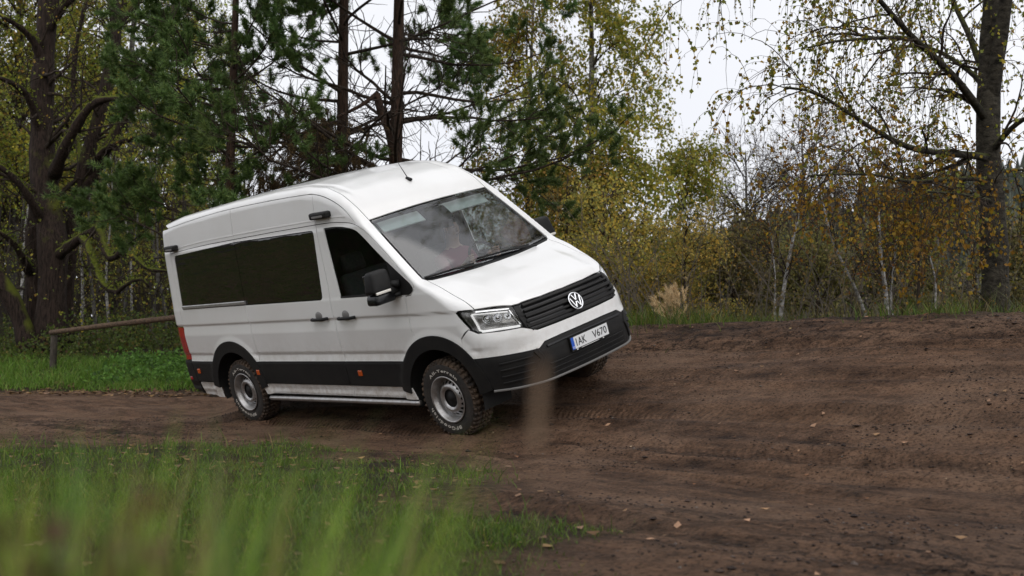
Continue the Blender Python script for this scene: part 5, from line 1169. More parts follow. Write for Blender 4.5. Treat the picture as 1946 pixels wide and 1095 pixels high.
# the big birch on the right, limbs followed one by one
BD = 13.5; bb = (pxw(1893, 600, BD)[0], BD, gz(pxw(1893, 600, BD)[0], BD)-.08)
big = empty('birch_tree', bb); tag(big, 'big birch with dark rough trunk and drooping yellow leaves on the crest', 'birch')
def bl(pts, a, b, m=14): return limb(pts, a, b, m, BD, bb)
st = [bl([(1893, 640, 0), (1893, 600, 0), (1894, 520, 0), (1893, 422, 0), (1887, 300, 0), (1888, 240, 0), (1892, 151, 0), (1899, 60, 0), (1906, -20, 0), (1912, -160, .1), (1905, -420, .2), (1915, -760, .3)], 53, 22, 26), bl([(1893, 200, 0), (1912, 90, -.2), (1928, 0, -.3), (1945, -140, -.4), (1975, -400, -.5)], 30, 12)]
for P, R in st: add('trunk', tube(P, R*(1+.05*np.sin(np.arange(len(R))*2.7)), 18), M_OLDB, big)
BL = [([(1885, 225, 0), (1861, 187, -.3), (1825, 139, -.7), (1783, 96, -1.0), (1740, 54, -1.3), (1704, 12, -1.5), (1660, -40, -1.7), (1600, -90, -1.9)], 17, 6), ([(1752, 66, -1.2), (1715, 62, -1.4), (1680, 63, -1.6), (1602, 69, -1.9), (1545, 82, -2.1)], 9, 3), ([(1886, 170, .1), (1867, 139, .3), (1819, 102, .7), (1783, 84, 1.), (1735, 80, 1.2), (1670, 95, 1.4)], 12, 4),
      ([(1884, 296, -.1), (1831, 289, -.5), (1759, 283, -.9), (1710, 265, -1.2), (1662, 238, -1.4), (1614, 205, -1.6), (1554, 169, -1.9), (1500, 160, -2.1)], 15, 4), ([(1886, 338, 0), (1825, 337, -.6), (1740, 343, -1.1), (1680, 331, -1.5), (1608, 328, -1.8), (1540, 332, -2.)], 10, 3), ([(1895, 285, 0), (1912, 262, -.3), (1946, 229, -.7), (2000, 200, -1.1)], 14, 6),
      ([(1892, 150, 0), (1873, 108, .2), (1855, 54, .4), (1831, 0, .6), (1800, -80, .8), (1750, -170, 1.)], 13, 6), ([(1904, -40, 0), (1840, -90, -.6), (1740, -120, -1.1), (1620, -110, -1.6), (1500, -80, -2.), (1400, -50, -2.3), (1310, -15, -2.5)], 18, 4), ([(1908, -120, 0), (1800, -180, .6), (1650, -190, 1.2), (1500, -160, 1.6), (1370, -110, 1.9)], 16, 4),
      ([(1890, 380, 0), (1860, 372, -.8), (1820, 366, -1.5), (1770, 362, -2.0)], 8, 3), ([(1892, 330, .1), (1930, 320, .4), (1985, 322, .7)], 9, 4), ([(1890, 270, .1), (1850, 300, .9), (1790, 322, 1.5), (1720, 335, 2.0)], 9, 3), ([(1906, -60, 0), (1960, -120, -.6), (2050, -140, -1.2)], 15, 6)]
def wl(pts, a, b, m=14): P = resamp3(curve(np.array(pts, float)-np.array(bb), 40), m); return P, np.linspace(a, b, m)
lm = [bl(*a) for a in BL]+[wl([(5.9, 13.55, 6.8), (5.0, 13.9, 8.0), (4.1, 14.3, 8.9), (3.2, 14.6, 9.5), (2.4, 14.8, 9.8)], .07, .015), wl([(5.9, 13.6, 7.6), (5.2, 14.4, 9.2), (4.4, 15.0, 10.2), (3.6, 15.4, 10.8)], .06, .012), wl([(5.95, 13.5, 8.2), (5.2, 13.4, 9.6), (4.4, 13.5, 10.6), (3.6, 13.6, 11.2)], .06, .012), wl([(5.9, 13.6, 5.9), (5.1, 14.5, 7.0), (4.2, 15.2, 7.6), (3.3, 15.6, 7.9)], .06, .012), wl([(5.9, 13.5, 7.9), (4.7, 13.7, 9.4), (3.4, 13.8, 10.2), (2.3, 13.9, 10.6), (1.6, 13.9, 10.7)], .07, .012), wl([(5.9, 13.5, 7.2), (4.6, 14.0, 8.5), (3.3, 14.2, 9.0), (2.2, 14.2, 9.2)], .06, .012)]
for P, R in lm: add('limb', tube(P, R, 9), M_OLDB, big)
g = rng(77); LP = np.stack([P for P, _ in lm]); LR = np.stack([R for _, R in lm])
c1 = spawn(LP, LR, 230, g, (.06, 1), (42, 14), (.85, .4), 8, .5, .004, .12, .25, .05, .2); allP = np.concatenate([resamp3(p, 8)[None] for p in LP]+[c1[0]]); allR = np.concatenate([LR[:, ::2][:, :7].repeat(1, 0)[:, [0, 1, 2, 3, 4, 5, 6, 6]], c1[1]])
c2 = spawn(*c1, 800, g, (.15, 1), (45, 18), (.50, .4), 6, .6, .003, .14, .5, 0, 0)
c3 = spawn(allP, np.minimum(allR, .01), 800, g, (.10, 1), (75, 18), (.95, .55), 9, .5, .0018, .09, 1.5, -.1, 0); c4 = spawn(*c2, 1700, g, (.2, 1), (55, 18), (.48, .5), 7, .6, .0018, .10, 1.3, 0, 0)
o = add('twigs', merge(tubes(*c1, 5), tubes(*c2, 3), tubes(*c3, 3), tubes(*c4, 3)), M_TWIG, big); o['kind'] = 'stuff'
pos = np.concatenate([along(c3[0], 6800, g, (.1, 1))[0], along(c4[0], 13000, g, (.1, 1))[0], along(c2[0], 2200, g)[0]])
u1 = spawn(LP[-6:], LR[-6:], 105, g, (.3, 1), (50, 15), (1.1, .4), 7, .5, .005, .14, .2, .1, 0); u2 = spawn(*u1, 620, g, (.1, 1), (50, 18), (.55, .5), 6, .6, .002, .12, .9, 0, 0)
o = add('upper_twigs', merge(tubes(*u1, 4), tubes(*u2, 3)), M_TWIG, big); o['kind'] = 'stuff'; pos = np.concatenate([pos, along(u2[0], 15000, g, (.0, 1))[0]])
low = (pos[:, 2]+bb[2]) < 3.0+.4*g.normal(size=len(pos))
cA_ = leaves(pos[~low], .046, g, PAL_AUT, .9, .85); cB_ = leaves(pos[low], .048, g, PAL_ORANGE, .9, .85); c = cat3(cA_, cB_)
o = link('crown', mesh('crown', *c[:2], M_LEAF, smooth=False, cols=c[2]), big); o['kind'] = 'stuff'
# hanging orange curtain: a slender weeping birch in front of the big trunk
wb = at(1735, 15.2); g = rng(83); z = np.linspace(0, 2.6, 12); T = np.c_[.12*np.sin(z*1.6), .05*z, z]; R = .022*(1-.8*z/2.6)+.003
w1 = spawn(T[None], R[None], 26, g, (.45, 1), (55, 12), (1.15, .35), 8, .5, .004, .10, .55, .25, .2); w2 = spawn(*w1, 230, g, (.1, 1), (50, 18), (.85, .45), 8, .6, .002, .10, 1.3, 0, 0); pos, _ = along(w2[0], 2600, g)
plant_tree('weeping_birch', 'slender weeping birch with bright orange leaves left of the big trunk', 'birch', wb, [(T, R)], [(*w1, 4), (*w2, 3)], leaves(pos, .046, g, PAL_ORANGE, .9, .85), M_TWIG, M_TWIG, M_LEAF)

# ------------------------------------------------------------------ woodland on the left and behind everything
fA = plant_tree('woodland_tree', 'tall yellow-green woodland tree behind the old mossy tree', 'tree', at(20, 40.), *broadleaf(101, 17., 4.4, 17000, .13, PAL_YG, 44, 420, 1900, r0=.24, up=.5, crown0=.10, droop=.7), M_PALE, M_TWIG, M_LEAF, 'trees of the left wood')
fB = plant_tree('woodland_tree', 'yellow-green woodland tree between old tree and the young pine', 'tree', at(240, 43.), *broadleaf(102, 18., 4.2, 16000, .13, PAL_YG, 42, 420, 1900, r0=.22, up=.5, crown0=.12, droop=.8), M_PALE, M_TWIG, M_LEAF, 'trees of the left wood')
SH = 'leafy tree deep in the yellow-green wood on the left'
for (u, D, r, s, k) in ((-120, 38, 1, 1., 1), (130, 50, 2, 1.1, 0), (345, 50, 3, .95, 0), (-30, 55, 6, 1.15, 1)):
    again((fA, fB)[k], SH, at(u, D), r, s, 'trees of the left wood')
# slim trunks in the wood
g = rng(111)
for i, u in enumerate((150, 178, 206, 236, 262, 290, 24, 318)):
    D = 30+g.uniform(0, 5); b = np.array(at(u, D)); H = g.uniform(5, 8); z = np.linspace(0, H, 10); T = np.c_[g.normal(0, .25)*z/3+.08*np.sin(z*1.3+i), 0*z, z]; R = .055*(1-.8*z/H)*g.uniform(.7, 1.2)
    w1 = spawn(T[None], R[None], 22, g, (.2, 1), (50, 14), (1.1, .5), 6, .5, .004, .16, .05, .3, .3); w2 = spawn(*w1, 110, g, (.2, 1), (45, 15), (.5, .4), 5, .6, .003, .16, .2, 0, 0); pos, _ = along(w2[0], 420, g)
    plant_tree('sapling', 'thin pale sapling standing in the undergrowth behind the barrier', 'sapling', b, [(T, R)], [(*w1, 3), (*w2, 3)], leaves(pos, .07, g, PAL_YG, .6), M_PALE if i % 2 else M_BIRCH2, M_TWIG, M_LEAF, 'saplings behind the barrier')
# far wood that closes the view, one mass
def mass(name, label, x0, x1, y0, y1, h0, h1, n, size, pal, seed, hf=None):
    g = rng(seed); x = g.uniform(x0, x1, n); y = g.uniform(y0, y1, n); top = (h0+(h1-h0)*(.5+fbm(x*.16, y*.16, 3, seed)*1.1)) if hf is None else hf(x, y)
    base = terrain(x, y, False); z = base+top*g.uniform(0, 1, n)**.85; k = fbm(x*.5, z*.5+y*.1, 2, seed+5) > -.22; c = leaves(np.stack([x, y, z], 1)[k], size, g, pal, .3, .9)
    nb = n//60; bx = g.uniform(x0, x1, nb); by = g.uniform(y0, y1, nb); bz = terrain(bx, by, False); hh = g.uniform(.4, .95, nb)*h1; zz = np.linspace(0, 1, 5)
    P = np.stack([bx[:, None]+g.normal(0, .35, (nb, 1))*zz, by[:, None]+0*zz, bz[:, None]+hh[:, None]*zz], -1); R = (.05+.07*g.uniform(0, 1, (nb, 1)))*(1-.7*zz); bt, bp = tubes(P, R, 3)
    V, pol, C = cat3(c, (bt, bp, np.tile([[.05, .042, .034]], (len(bt), 1)))); o = link(name, mesh(name, V, pol, M_LEAF, smooth=False, cols=C)); return tag(o, label, 'wood', kind='stuff')
mass('far_wood', 'dense olive wood filling the distance on the left', -62, -21, 64, 80, 8, 17, 20000, .42, [((.11, .115, .026), 4), ((.15, .14, .03), 3), ((.075, .08, .024), 3)], 121)
mass('far_thicket', 'low brown thicket closing the view behind the pines', -24, 30, 46, 58, 2.5, 5.5, 19000, .30, [((.18, .15, .06), 4), ((.21, .175, .06), 3), ((.12, .11, .05), 3)], 122)
mass('slope_thicket', 'grey-brown twiggy thicket on the slope behind the big birch', 8, 34, 32, 46, 1.6, 3.6, 11000, .13, [((.17, .145, .095), 4), ((.20, .17, .105), 3), ((.12, .105, .07), 3), ((.22, .175, .07), 1)], 123)
mass('wood_edge', 'yellow and brown brush at the edge of the left wood', -27, -3, 36, 44, 2.0, 6.0, 17000, .20, [((.16, .155, .035), 4), ((.20, .17, .035), 2), ((.10, .085, .03), 3), ((.07, .055, .03), 2)], 124)
# wooded ridge
hx = np.linspace(-60, 260, 90); hy = np.linspace(110, 330, 50); HXX, HYY = np.meshgrid(hx, hy)
def hill_z(x, y): return -.5+30*sstep(110, 210, y)*(sstep(-40, 95, x)*.92+.08)*(1+.14*fbm(x*.02, y*.02, 3, 9))
hV = np.stack([HXX, HYY, hill_z(HXX, HYY)], -1).reshape(-1, 3); _i = np.arange(49)[:, None]*90; _j = np.arange(89)[None]
tag(add('hill', (hV, [np.stack([_i+_j, _i+_j+1, _i+91+_j, _i+90+_j], -1).reshape(-1, 4)]), mat('forest_floor', (.035, .032, .022), .95)), 'far ridge behind the birches', kind='structure')
g = rng(131); n = 2600; fx = g.uniform(-50, 200, n); fy = g.uniform(112, 215, n); fz = hill_z(fx, fy); fh = g.uniform(5, 9.5, n); gs = []
aa = np.linspace(0, 2*np.pi, 6, endpoint=False); V = []; C = []
for lev, (r, b, t) in enumerate(((.26, .12, .55), (.20, .38, .78), (.12, .62, 1.0))):
    rr = fh[:, None]*r*g.uniform(.6, 1.25, (n, 6)); V.append(np.stack([fx[:, None]+rr*np.cos(aa), fy[:, None]+rr*np.sin(aa), (fz+fh*b)[:, None]-fh[:, None]*.06*g.uniform(0, 1, (n, 6))], -1)); V.append(np.stack([fx, fy, fz+fh*t], -1)[:, None])
V = np.concatenate(V, 1); idx = np.arange(n)[:, None]*21; T = np.concatenate([np.concatenate([idx+7*l+j, idx+7*l+(j+1) % 6, idx+7*l+6], 1) for l in range(3) for j in range(6)])
pc = np.array([(.040, .050, .036), (.050, .056, .040), (.085, .072, .048), (.072, .060, .044)])[g.choice(4, n, p=[.4, .25, .2, .15])]*g.uniform(.7, 1.3, (n, 1))
tag(link('ridge_forest', mesh('ridge_forest', V.reshape(-1, 3), [T], M_NEED, smooth=False, cols=np.repeat(pc, 21, 0))), 'dark conifer forest covering the far ridge', 'forest', kind='stuff')
# the wood on the camera's side of the track: it shades the flank and shows in the glass
for i, (x, y, r, s, k) in enumerate(((-15, -9, .4, .85, 0), (-8, -14, 1.4, .95, 1), (0, -11, 2.4, .85, 0), (7, -13, 3.4, .95, 1), (14, -8, 4.4, .9, 0), (-22, -2, 5.4, .9, 1))):
    again((fA, fB)[k], 'leafy tree in the wood on the grassy side of the track', (x, y, gz(x, y)-.1), r, s, 'trees on the grassy side of the track')
# ------------------------------------------------------------------ ground cover
def scatter(n, x0, x1, y0, y1, g, dens): 
    x = g.uniform(x0, x1, n); y = g.uniform(y0, y1, n); k = g.uniform(0, 1, n) < dens(x, y); return x[k], y[k]
def view(x, y, mrg=.6): return np.abs(x) < .47*y+mrg
def stuff(name, label, cat_, geo, m):
    o = link(name, mesh(name, geo[0], geo[1], m, smooth=False, cols=geo[2])); return tag(o, label, cat_, kind='stuff')
g = rng(201)
x, y = scatter(230000, -6.2, 1.4, 2.4, 12.0, g, lambda x, y: view(x, y)*grassy(x, y)**1.5*np.clip(1.25-y*.06, .5, 1)*np.clip(.60+1.5*fbm(x*1.3, y*1.3, 4, 7), .06, 1))
h = g.uniform(.02, .075, len(x))*(1+.9*fbm(x*.9, y*.9, 2, 17))*(.6+.4*grassy(x, y)); L1 = blades(x, y, terrain(x, y), h, np.full(len(x), .0055)*(.7+y*.05), g, PAL_GRASS, .75)
x2, y2 = scatter(4000, -6, 1.4, 2.4, 11, g, lambda x, y: view(x, y)*grassy(x, y)*np.clip(fbm(x*.8, y*.8, 2, 27)*2+.3, 0, 1)); h2 = g.uniform(.08, .2, len(x2)); L2 = blades(x2, y2, terrain(x2, y2), h2, np.full(len(x2), .007), g, PAL_GRASS, .6, 3)
stuff('lawn_grass', 'short green grass beside the track', 'grass', cat3(L1, L2), M_GRASS)
x, y = scatter(15000, -26, -6, 5, 21, g, lambda x, y: 1.-view(x, y, .2)); stuff('verge_grass', 'grass on the verge beyond the left end of the track', 'grass', blades(x, y, terrain(x, y), g.uniform(.08, .3, len(x)), np.full(len(x), .04), g, PAL_GRASS, .7), M_GRASS)
# tall blades close to the lens
n = 700; y = g.uniform(.25, .85, n); x = y*(-.56+.44*g.uniform(0, 1, n)**1.1); f = np.clip((x/y+.5)/.42, 0, 1); zt = .68-y*(.024+.08*f+.13*g.uniform(0, 1, n)**1.4); b = terrain(x, y); h = (zt-b)/.88
yb = .6*np.array([.9, .85, 1.0, .95, .7, .75, 1.1, 1.2, .8]); xb = yb*np.array([-.19, -.14, -.44, -.34, -.12, -.42, -.23, -.05, -.02]); zb = .68-yb*np.array([.015, .055, .03, .02, .065, .06, .04, .055, .10]); hb_ = (zb-terrain(xb, yb))/.88
x, y, h = np.r_[x, xb], np.r_[y, yb], np.r_[h, hb_]
tg = blades(x, y, terrain(x, y), h, g.uniform(.010, .020, len(x))*y, g, [((.16, .26, .03), 4), ((.23, .33, .035), 3), ((.09, .15, .024), 3), ((.31, .33, .06), 2), ((.27, .21, .09), 1.3)], .30, 6)
tv = tg[0].reshape(len(x), 13, 3); k = tv[:, -1, 0]/tv[:, -1, 1] < .0; tv = tv[k]; N_ = len(tv); ii = np.arange(N_)[:, None]*13      # none that would lean out over the track
stuff('tall_grass', 'tall grass blades right in front of the lens, out of focus', 'grass', (tv.reshape(-1, 3), [np.concatenate([np.concatenate([ii+2*q, ii+2*q+1, ii+2*q+3, ii+2*q+2], 1) for q in range(5)]), np.concatenate([ii+10, ii+11, ii+12], 1)], np.repeat(tg[2].reshape(-1, 13, 3)[k][:, 0], 13, 0)), M_GRASS)
dx_ = np.array([-.36, -.40, -.33, -.43, -.30, -.46]); dy_ = np.array([.48, .52, .46, .55, .45, .5]); dz_ = .68-dy_*np.array([.155, .18, .165, .20, .19, .15])
gg = rng(205); P = np.stack([np.stack([np.interp(np.linspace(0, 1, 6), [0, 1], [a*b+.02, a*b]), np.full(6, b), np.linspace(gz(a*b, b), c, 6)], 1) for a, b, c in zip(dx_, dy_, dz_)]); tb = tubes(P, np.full(P.shape[:2], .0025), 4)
pos = np.concatenate([np.stack([np.full(7, a*b), np.full(7, b), np.full(7, c)], 1)+gg.normal(0, .011, (7, 3)) for a, b, c in zip(dx_, dy_, dz_)])
lv = leaves(pos, .013, gg, [((.13, .065, .040), 3), ((.16, .09, .05), 2)], .2)
stuff('dock_stems', 'reddish brown seeding dock stems close to the lens', 'weed', cat3((tb[0], tb[1], np.tile([[.09, .05, .03]], (len(tb[0]), 1))), lv), M_GRASS)
# one dry broad stalk leaning before the front bumper
P = np.array([(.0145, .55, .6805), (.0138, .55, .669), (.0128, .55, .656), (.0120, .55, .643), (.0115, .55, .634)]); sv, sp_ = band(resamp3(P, 9), np.tile([[0, -1., 0]], (9, 1)), [.003, .0045, .0052, .0055, .0055, .0055, .005, .004, .002], .0012)
st_ = tube([(.004, .56, gz(.004, .56)), (.008, .555, .35), (.0115, .5515, .636)], .0007, 5); sv, sp_ = merge((sv, sp_), st_)
dl_ = add('dry_leaf', (sv, sp_), mat('dry_leaf_brown', (.23, .15, .10), .7, var=(.30, .20, .13), nscale=20, transl=.3), smooth=False); tag(dl_, 'dry brown upright leaf close to the lens before the bumper', 'leaf')
# crest: tufts, litter
g = rng(211)
def crest(x, y): u, l = bank_u(x, y); return u, l
x, y = scatter(150000, -1, 9, 9, 19, g, lambda x, y: np.exp(-((crest(x, y)[0]-4.35)/.55)**2)*np.clip(np.where(x < 2.4, .30, .02)+1.5*fbm(x*.8, y*.8, 3, 37), 0, 1)*view(x, y, 1)); h = g.uniform(.05, .24, len(x))*np.clip(.55+1.2*fbm(x*.5, y*.5, 2, 47)+.5, .3, 1.4)*np.where(x < 2.6, 1.35, .8)
stuff('crest_grass', 'green grass tufts along the top edge of the dirt bank', 'grass', blades(x, y, terrain(x, y), h, np.full(len(x), .009), g, PAL_GRASS, .7, 3), M_GRASS)
x, y = scatter(60000, -2, 14, 12, 30, g, lambda x, y: (crest(x, y)[0] > 4.6)*np.clip(.30+fbm(x*.7, y*.7, 3, 57), 0, 1)*view(x, y, 1)); h = g.uniform(.15, .5, len(x)); stuff('rough_grass', 'rough olive grass and weeds behind the crest', 'grass', blades(x, y, terrain(x, y), h, np.full(len(x), .011), g, [((.075, .085, .018), 3), ((.12, .10, .03), 3), ((.05, .06, .014), 3), ((.17, .13, .06), 1)], .6, 2), M_GRASS)
# reed clump
rb_ = pxw(1283, 622, 14.6); rb_ = (rb_[0], rb_[1], gz(rb_[0], rb_[1])-.03); reed = empty('reed_clump', rb_); tag(reed, 'clump of dry pale reed grass with feathery plumes on the crest', 'grass'); g = rng(221)
n = 46; az = g.uniform(0, 6.28, n); br_ = g.uniform(0, .16, n); hh = g.uniform(.34, .70, n); le = np.r_[g.uniform(.01, .07, n-14), g.uniform(.10, .34, 14)]; dirx = np.r_[g.normal(.1, .8, n-14), np.full(14, -1.)]; t = np.linspace(0, 1, 8)
P = np.stack([(br_*np.cos(az))[:, None]+(dirx*le)[:, None]*t**2, (br_*np.sin(az))[:, None]+0*t, hh[:, None]*(t-.18*t**2*(le/.3)[:, None])], -1); R = np.full((n, 8), .0028); bt = tubes(P, R, 3)
o = link('stems', mesh('stems', bt[0], bt[1], M_DRY, cols=np.tile([[.32, .25, .14]], (len(bt[0]), 1))), reed); o['kind'] = 'stuff'
pos, d = along(P, 2600, g, (.70, 1.0)); c = needles(pos, nrm(d+[0, 0, -.1]), g, 2, .055, .006, PAL_DRYG, .45); o = link('plumes', mesh('plumes', *c[:2], M_DRY, smooth=False, cols=c[2]), reed); o['kind'] = 'stuff'
# left bank
g = rng(231)
def lb_(x, y): return left_u(x, y)*(x < -2.5)-9*(x >= -2.5), -9
x, y = scatter(120000, -16, -2.5, 19, 27, g, lambda x, y: sstep(.25, .8, lb_(x, y)[0]+.35*fbm(x*.8, y*.8, 3, 67))*sstep(3.6, 2.4, lb_(x, y)[0])*np.clip(.7+1.2*fbm(x*.8, y*.8, 3, 69), .05, 1)*view(x, y, .5)); h = g.uniform(.07, .26, len(x))
stuff('bank_grass', 'bright green grass on the low bank below the log barrier', 'grass', blades(x, y, terrain(x, y), h, np.full(len(x), .014), g, [((.13, .23, .03), 4), ((.10, .18, .022), 4), ((.18, .26, .045), 2), ((.20, .19, .06), .8)], .7), M_GRASS)
def cover(n, reg, h0, h1, size, pal, seed, name, label, hang=.1):
    g = rng(seed); x, y = scatter(n, *reg[:4], g, reg[4]); top = (h0+(h1-h0)*np.clip(.5+1.2*fbm(x*.7, y*.7, 3, seed), 0, 1)); z = terrain(x, y)+top*g.uniform(.05, 1, len(x))
    stuff(name, label, 'plants', leaves(np.stack([x, y, z], 1), size, g, pal, hang, .7), M_LEAF)
cover(15000, (-9.2, -4.2, 21, 25, lambda x, y: (lb_(x, y)[0] > .9)*(lb_(x, y)[0] < 3)*sstep(-8.8, -7.9, x)*view(x, y, .5)*1.0), .12, .42, .085, [((.13, .24, .05), 4), ((.17, .30, .06), 3), ((.07, .13, .03), 2)], 241, 'nettles', 'bright green nettles on the bank behind the van tail', .3)
cover(52000, (-18, -2, 23, 33, lambda x, y: (lb_(x, y)[0] > 2.3)*view(x, y, .5)*np.clip(.8+fbm(x*.5, y*.5, 2, 77), .2, 1)), .2, 1.15, .085, [((.075, .105, .022), 4), ((.11, .14, .028), 3), ((.05, .065, .016), 3), ((.14, .12, .03), 1), ((.10, .065, .03), 1)], 242, 'undergrowth', 'bramble undergrowth at the foot of the left wood')
# brushwood: bare twigs rising from the undergrowth
g = rng(245); n = 420; x = g.uniform(-17, -1, n); y = g.uniform(28, 40, n); t = np.linspace(0, 1, 6); hh = g.uniform(.8, 3.6, n); P = np.stack([x[:, None]+(g.normal(0, .4, n)*hh)[:, None]*t**1.4, y[:, None]+0*t, terrain(x, y)[:, None]+hh[:, None]*(t-.1*t*t)], -1); R = np.repeat((.018*(1-.8*t))[None], n, 0); q1 = spawn(P, R, 1500, g, (.2, 1), (45, 15), (.8, .5), 5, .6, .004, .15, .2, 0, 0); pos, _ = along(q1[0], 5200, g); lv = leaves(pos, .075, g, PAL_YG, .4); w_ = merge(tubes(P, R, 3), tubes(*q1, 3))
stuff('brushwood', 'thin twiggy brushwood with few yellow leaves in the left wood', 'brush', cat3((w_[0], w_[1], np.tile([[.055, .045, .034]], (len(w_[0]), 1))), lv), M_LEAF)
g = rng(246); n = 420; x = g.uniform(1.5, 16, n); y = g.uniform(17, 30, n); hh = g.uniform(.8, 2.8, n); P = np.stack([x[:, None]+(g.normal(0, .4, n)*hh)[:, None]*t**1.4, y[:, None]+0*t, terrain(x, y)[:, None]+hh[:, None]*(t-.1*t*t)], -1); R = np.repeat((.014*(1-.8*t))[None], n, 0); q1 = spawn(P, R, 1300, g, (.2, 1), (45, 15), (.7, .5), 5, .6, .0035, .15, .25, 0, 0); pos, _ = along(q1[0], 5200, g); lv = leaves(pos, .065, g, PAL_TAN, .4); w_ = merge(tubes(P, R, 3), tubes(*q1, 3))
stuff('slope_brush', 'twiggy ochre brush behind the crest of the bank', 'brush', cat3((w_[0], w_[1], np.tile([[.15, .125, .10]], (len(w_[0]), 1))), lv), M_LEAF)
# fallen leaves: flat on the ground
def litter(x, y, size, g, pal, name, label):
    N = len(x); a = g.uniform(0, 6.28, N); e = .02; zc = terrain(x, y); zx = (terrain(x+e, y)-zc)/e; zy = (terrain(x, y+e)-zc)/e; s = size*g.uniform(.5, 1.3, N)
    ax = np.stack([np.cos(a), np.sin(a), zx*np.cos(a)+zy*np.sin(a)], 1); b = np.stack([-np.sin(a), np.cos(a), -zx*np.sin(a)+zy*np.cos(a)], 1); p = np.stack([x, y, zc+.006], 1); k = g.uniform(-.05, .35, (N, 1))*[[0, 0, 1]]
    S = s[:, None]; V = np.stack([p-ax*S*.5+k*S, p+b*S*.34, p+ax*S*.5+k*S*.8, p-b*S*.34+k*S*.6], 1); c = np.array([q[0] for q in pal]); w = np.array([q[1] for q in pal], float); C = c[g.choice(len(c), N, p=w/w.sum())]*g.uniform(.6, 1.3, (N, 1))
    stuff(name, label, 'leaves', (V.reshape(-1, 3), [np.arange(4*N).reshape(N, 4)], np.repeat(C, 4, 0)), M_DRY)
g = rng(251)
x, y = scatter(14000, -14, -2.5, 19, 25, g, lambda x, y: np.exp(-((lb_(x, y)[0]-.2)/.8)**2)*np.clip(.65+1.6*fbm(x*.9, y*.9, 3, 87), 0, 1)); litter(x, y, .12, g, PAL_LITTER, 'leaf_litter', 'brown fallen leaves along the foot of the left bank')
x, y = scatter(4200, -5, 9, 3.5, 15, g, lambda x, y: (.07+.55*np.exp(-((crest(x, y)[0]-4.0)/.45)**2)+.10*np.clip(fbm(x*1.2, y*1.2, 2, 97)*3, 0, 1))*(crest(x, y)[0] < 5)); litter(x, y, .046, g, [((.30, .19, .09), 3), ((.40, .25, .14), 3), ((.17, .09, .04), 3), ((.42, .32, .13), 1)], 'track_leaves', 'scattered fallen leaves on the dirt track')
x, y = scatter(5200, -6, 1.5, 3, 12, g, lambda x, y: np.clip(grassy(x, y)*1.5, 0, 1)*.34*view(x, y)); litter(x, y, .06, g, PAL_LITTER, 'lawn_leaves', 'fallen leaves lying in the short grass')
x, y = scatter(9000, -6, 9, 3.2, 15, g, lambda x, y: (1-grassy(x, y))*(crest(x, y)[0] < 4.3)*np.clip(.12+fbm(x*1.3, y*1.3, 3, 109), .02, 1)); litter(x, y, .022, g, [((.30, .19, .10), 2), ((.20, .12, .06), 3), ((.10, .055, .03), 3), ((.42, .32, .20), 1)], 'track_debris', 'bits of leaf and twig trodden into the dirt track')
# clods and pebbles
g = rng(261); x, y = scatter(52000, -6, 9, 3.2, 15, g, lambda x, y: (1-grassy(x, y))*(crest(x, y)[0] < 4.3)*np.clip(.25+1.6*fbm(x*1.1, y*1.1, 3, 107), 0.03, 1)*view(x, y, .3)); N = len(x)
ic = np.array([(0, 0, 1), (.9, 0, .3), (.28, .85, .35), (-.72, .53, .3), (-.72, -.53, .28), (.28, -.85, .33), (0, 0, -.6)]); it = np.array([(0, 1, 2), (0, 2, 3), (0, 3, 4), (0, 4, 5), (0, 5, 1), (6, 2, 1), (6, 3, 2), (6, 4, 3), (6, 5, 4), (6, 1, 5)])
s = g.uniform(.004, .014, N)*np.where(g.uniform(0, 1, N) < .03, 2.2, 1.); V = ic[None]*g.uniform(.6, 1.3, (N, 7, 1))*s[:, None, None]*np.array([1, 1, .7]); a = g.uniform(0, 6.28, N)[:, None]; V = np.stack([V[..., 0]*np.cos(a)-V[..., 1]*np.sin(a), V[..., 0]*np.sin(a)+V[..., 1]*np.cos(a), V[..., 2]], -1)+np.stack([x, y, terrain(x, y)], -1)[:, None]
C = np.array([(.024, .014, .009), (.060, .038, .026), (.11, .085, .068), (.16, .14, .12)])[g.choice(4, N, p=[.6, .27, .10, .03])]; stuff('clods', 'small clods and pebbles on the dirt track', 'gravel', (V.reshape(-1, 3), [(np.arange(N)[:, None, None]*7+it[None]).reshape(-1, 3)], np.repeat(C, 7, 0)), M_DRY)
# ------------------------------------------------------------------ log barrier
M_LOG = bark('weathered_log', (.045, .032, .024), (.175, .115, .075), (1.5, 9, 9), .6); M_POST = bark('post_wood', (.03, .026, .022), (.10, .085, .068), (9, 9, 1.5), .6)
fb = np.array(pxw(103, 690, 23.5)); fb[2] = gz(fb[0], fb[1]); fence = empty('log_barrier', fb); tag(fence, 'weathered log barrier with one thick post on the left bank', 'barrier')
A = pxw(97, 632, 23.5)-fb; B_ = pxw(345, 602, 21.)-fb; E_ = B_+(B_-A)*.25
P = resamp3([A, (A+B_)/2+[0, 0, .01], B_, E_], 16); add('rail', tube(P, np.linspace(.050, .056, 16)*(1+.05*np.sin(np.arange(16)*1.7)), 12), M_LOG, fence)
def post(p, top): 
    add('post', tube(resamp3([(p[0], p[1], gz(p[0]+fb[0], p[1]+fb[1])-fb[2]-.15), (p[0]+.01, p[1], top-.05)], 6), [.075, .073, .07, .07, .068, .066], 12), M_POST, fence)
post(A+[.05, .03, 0], A[2]); post(E_-(B_-A)*.03, E_[2]-.02)
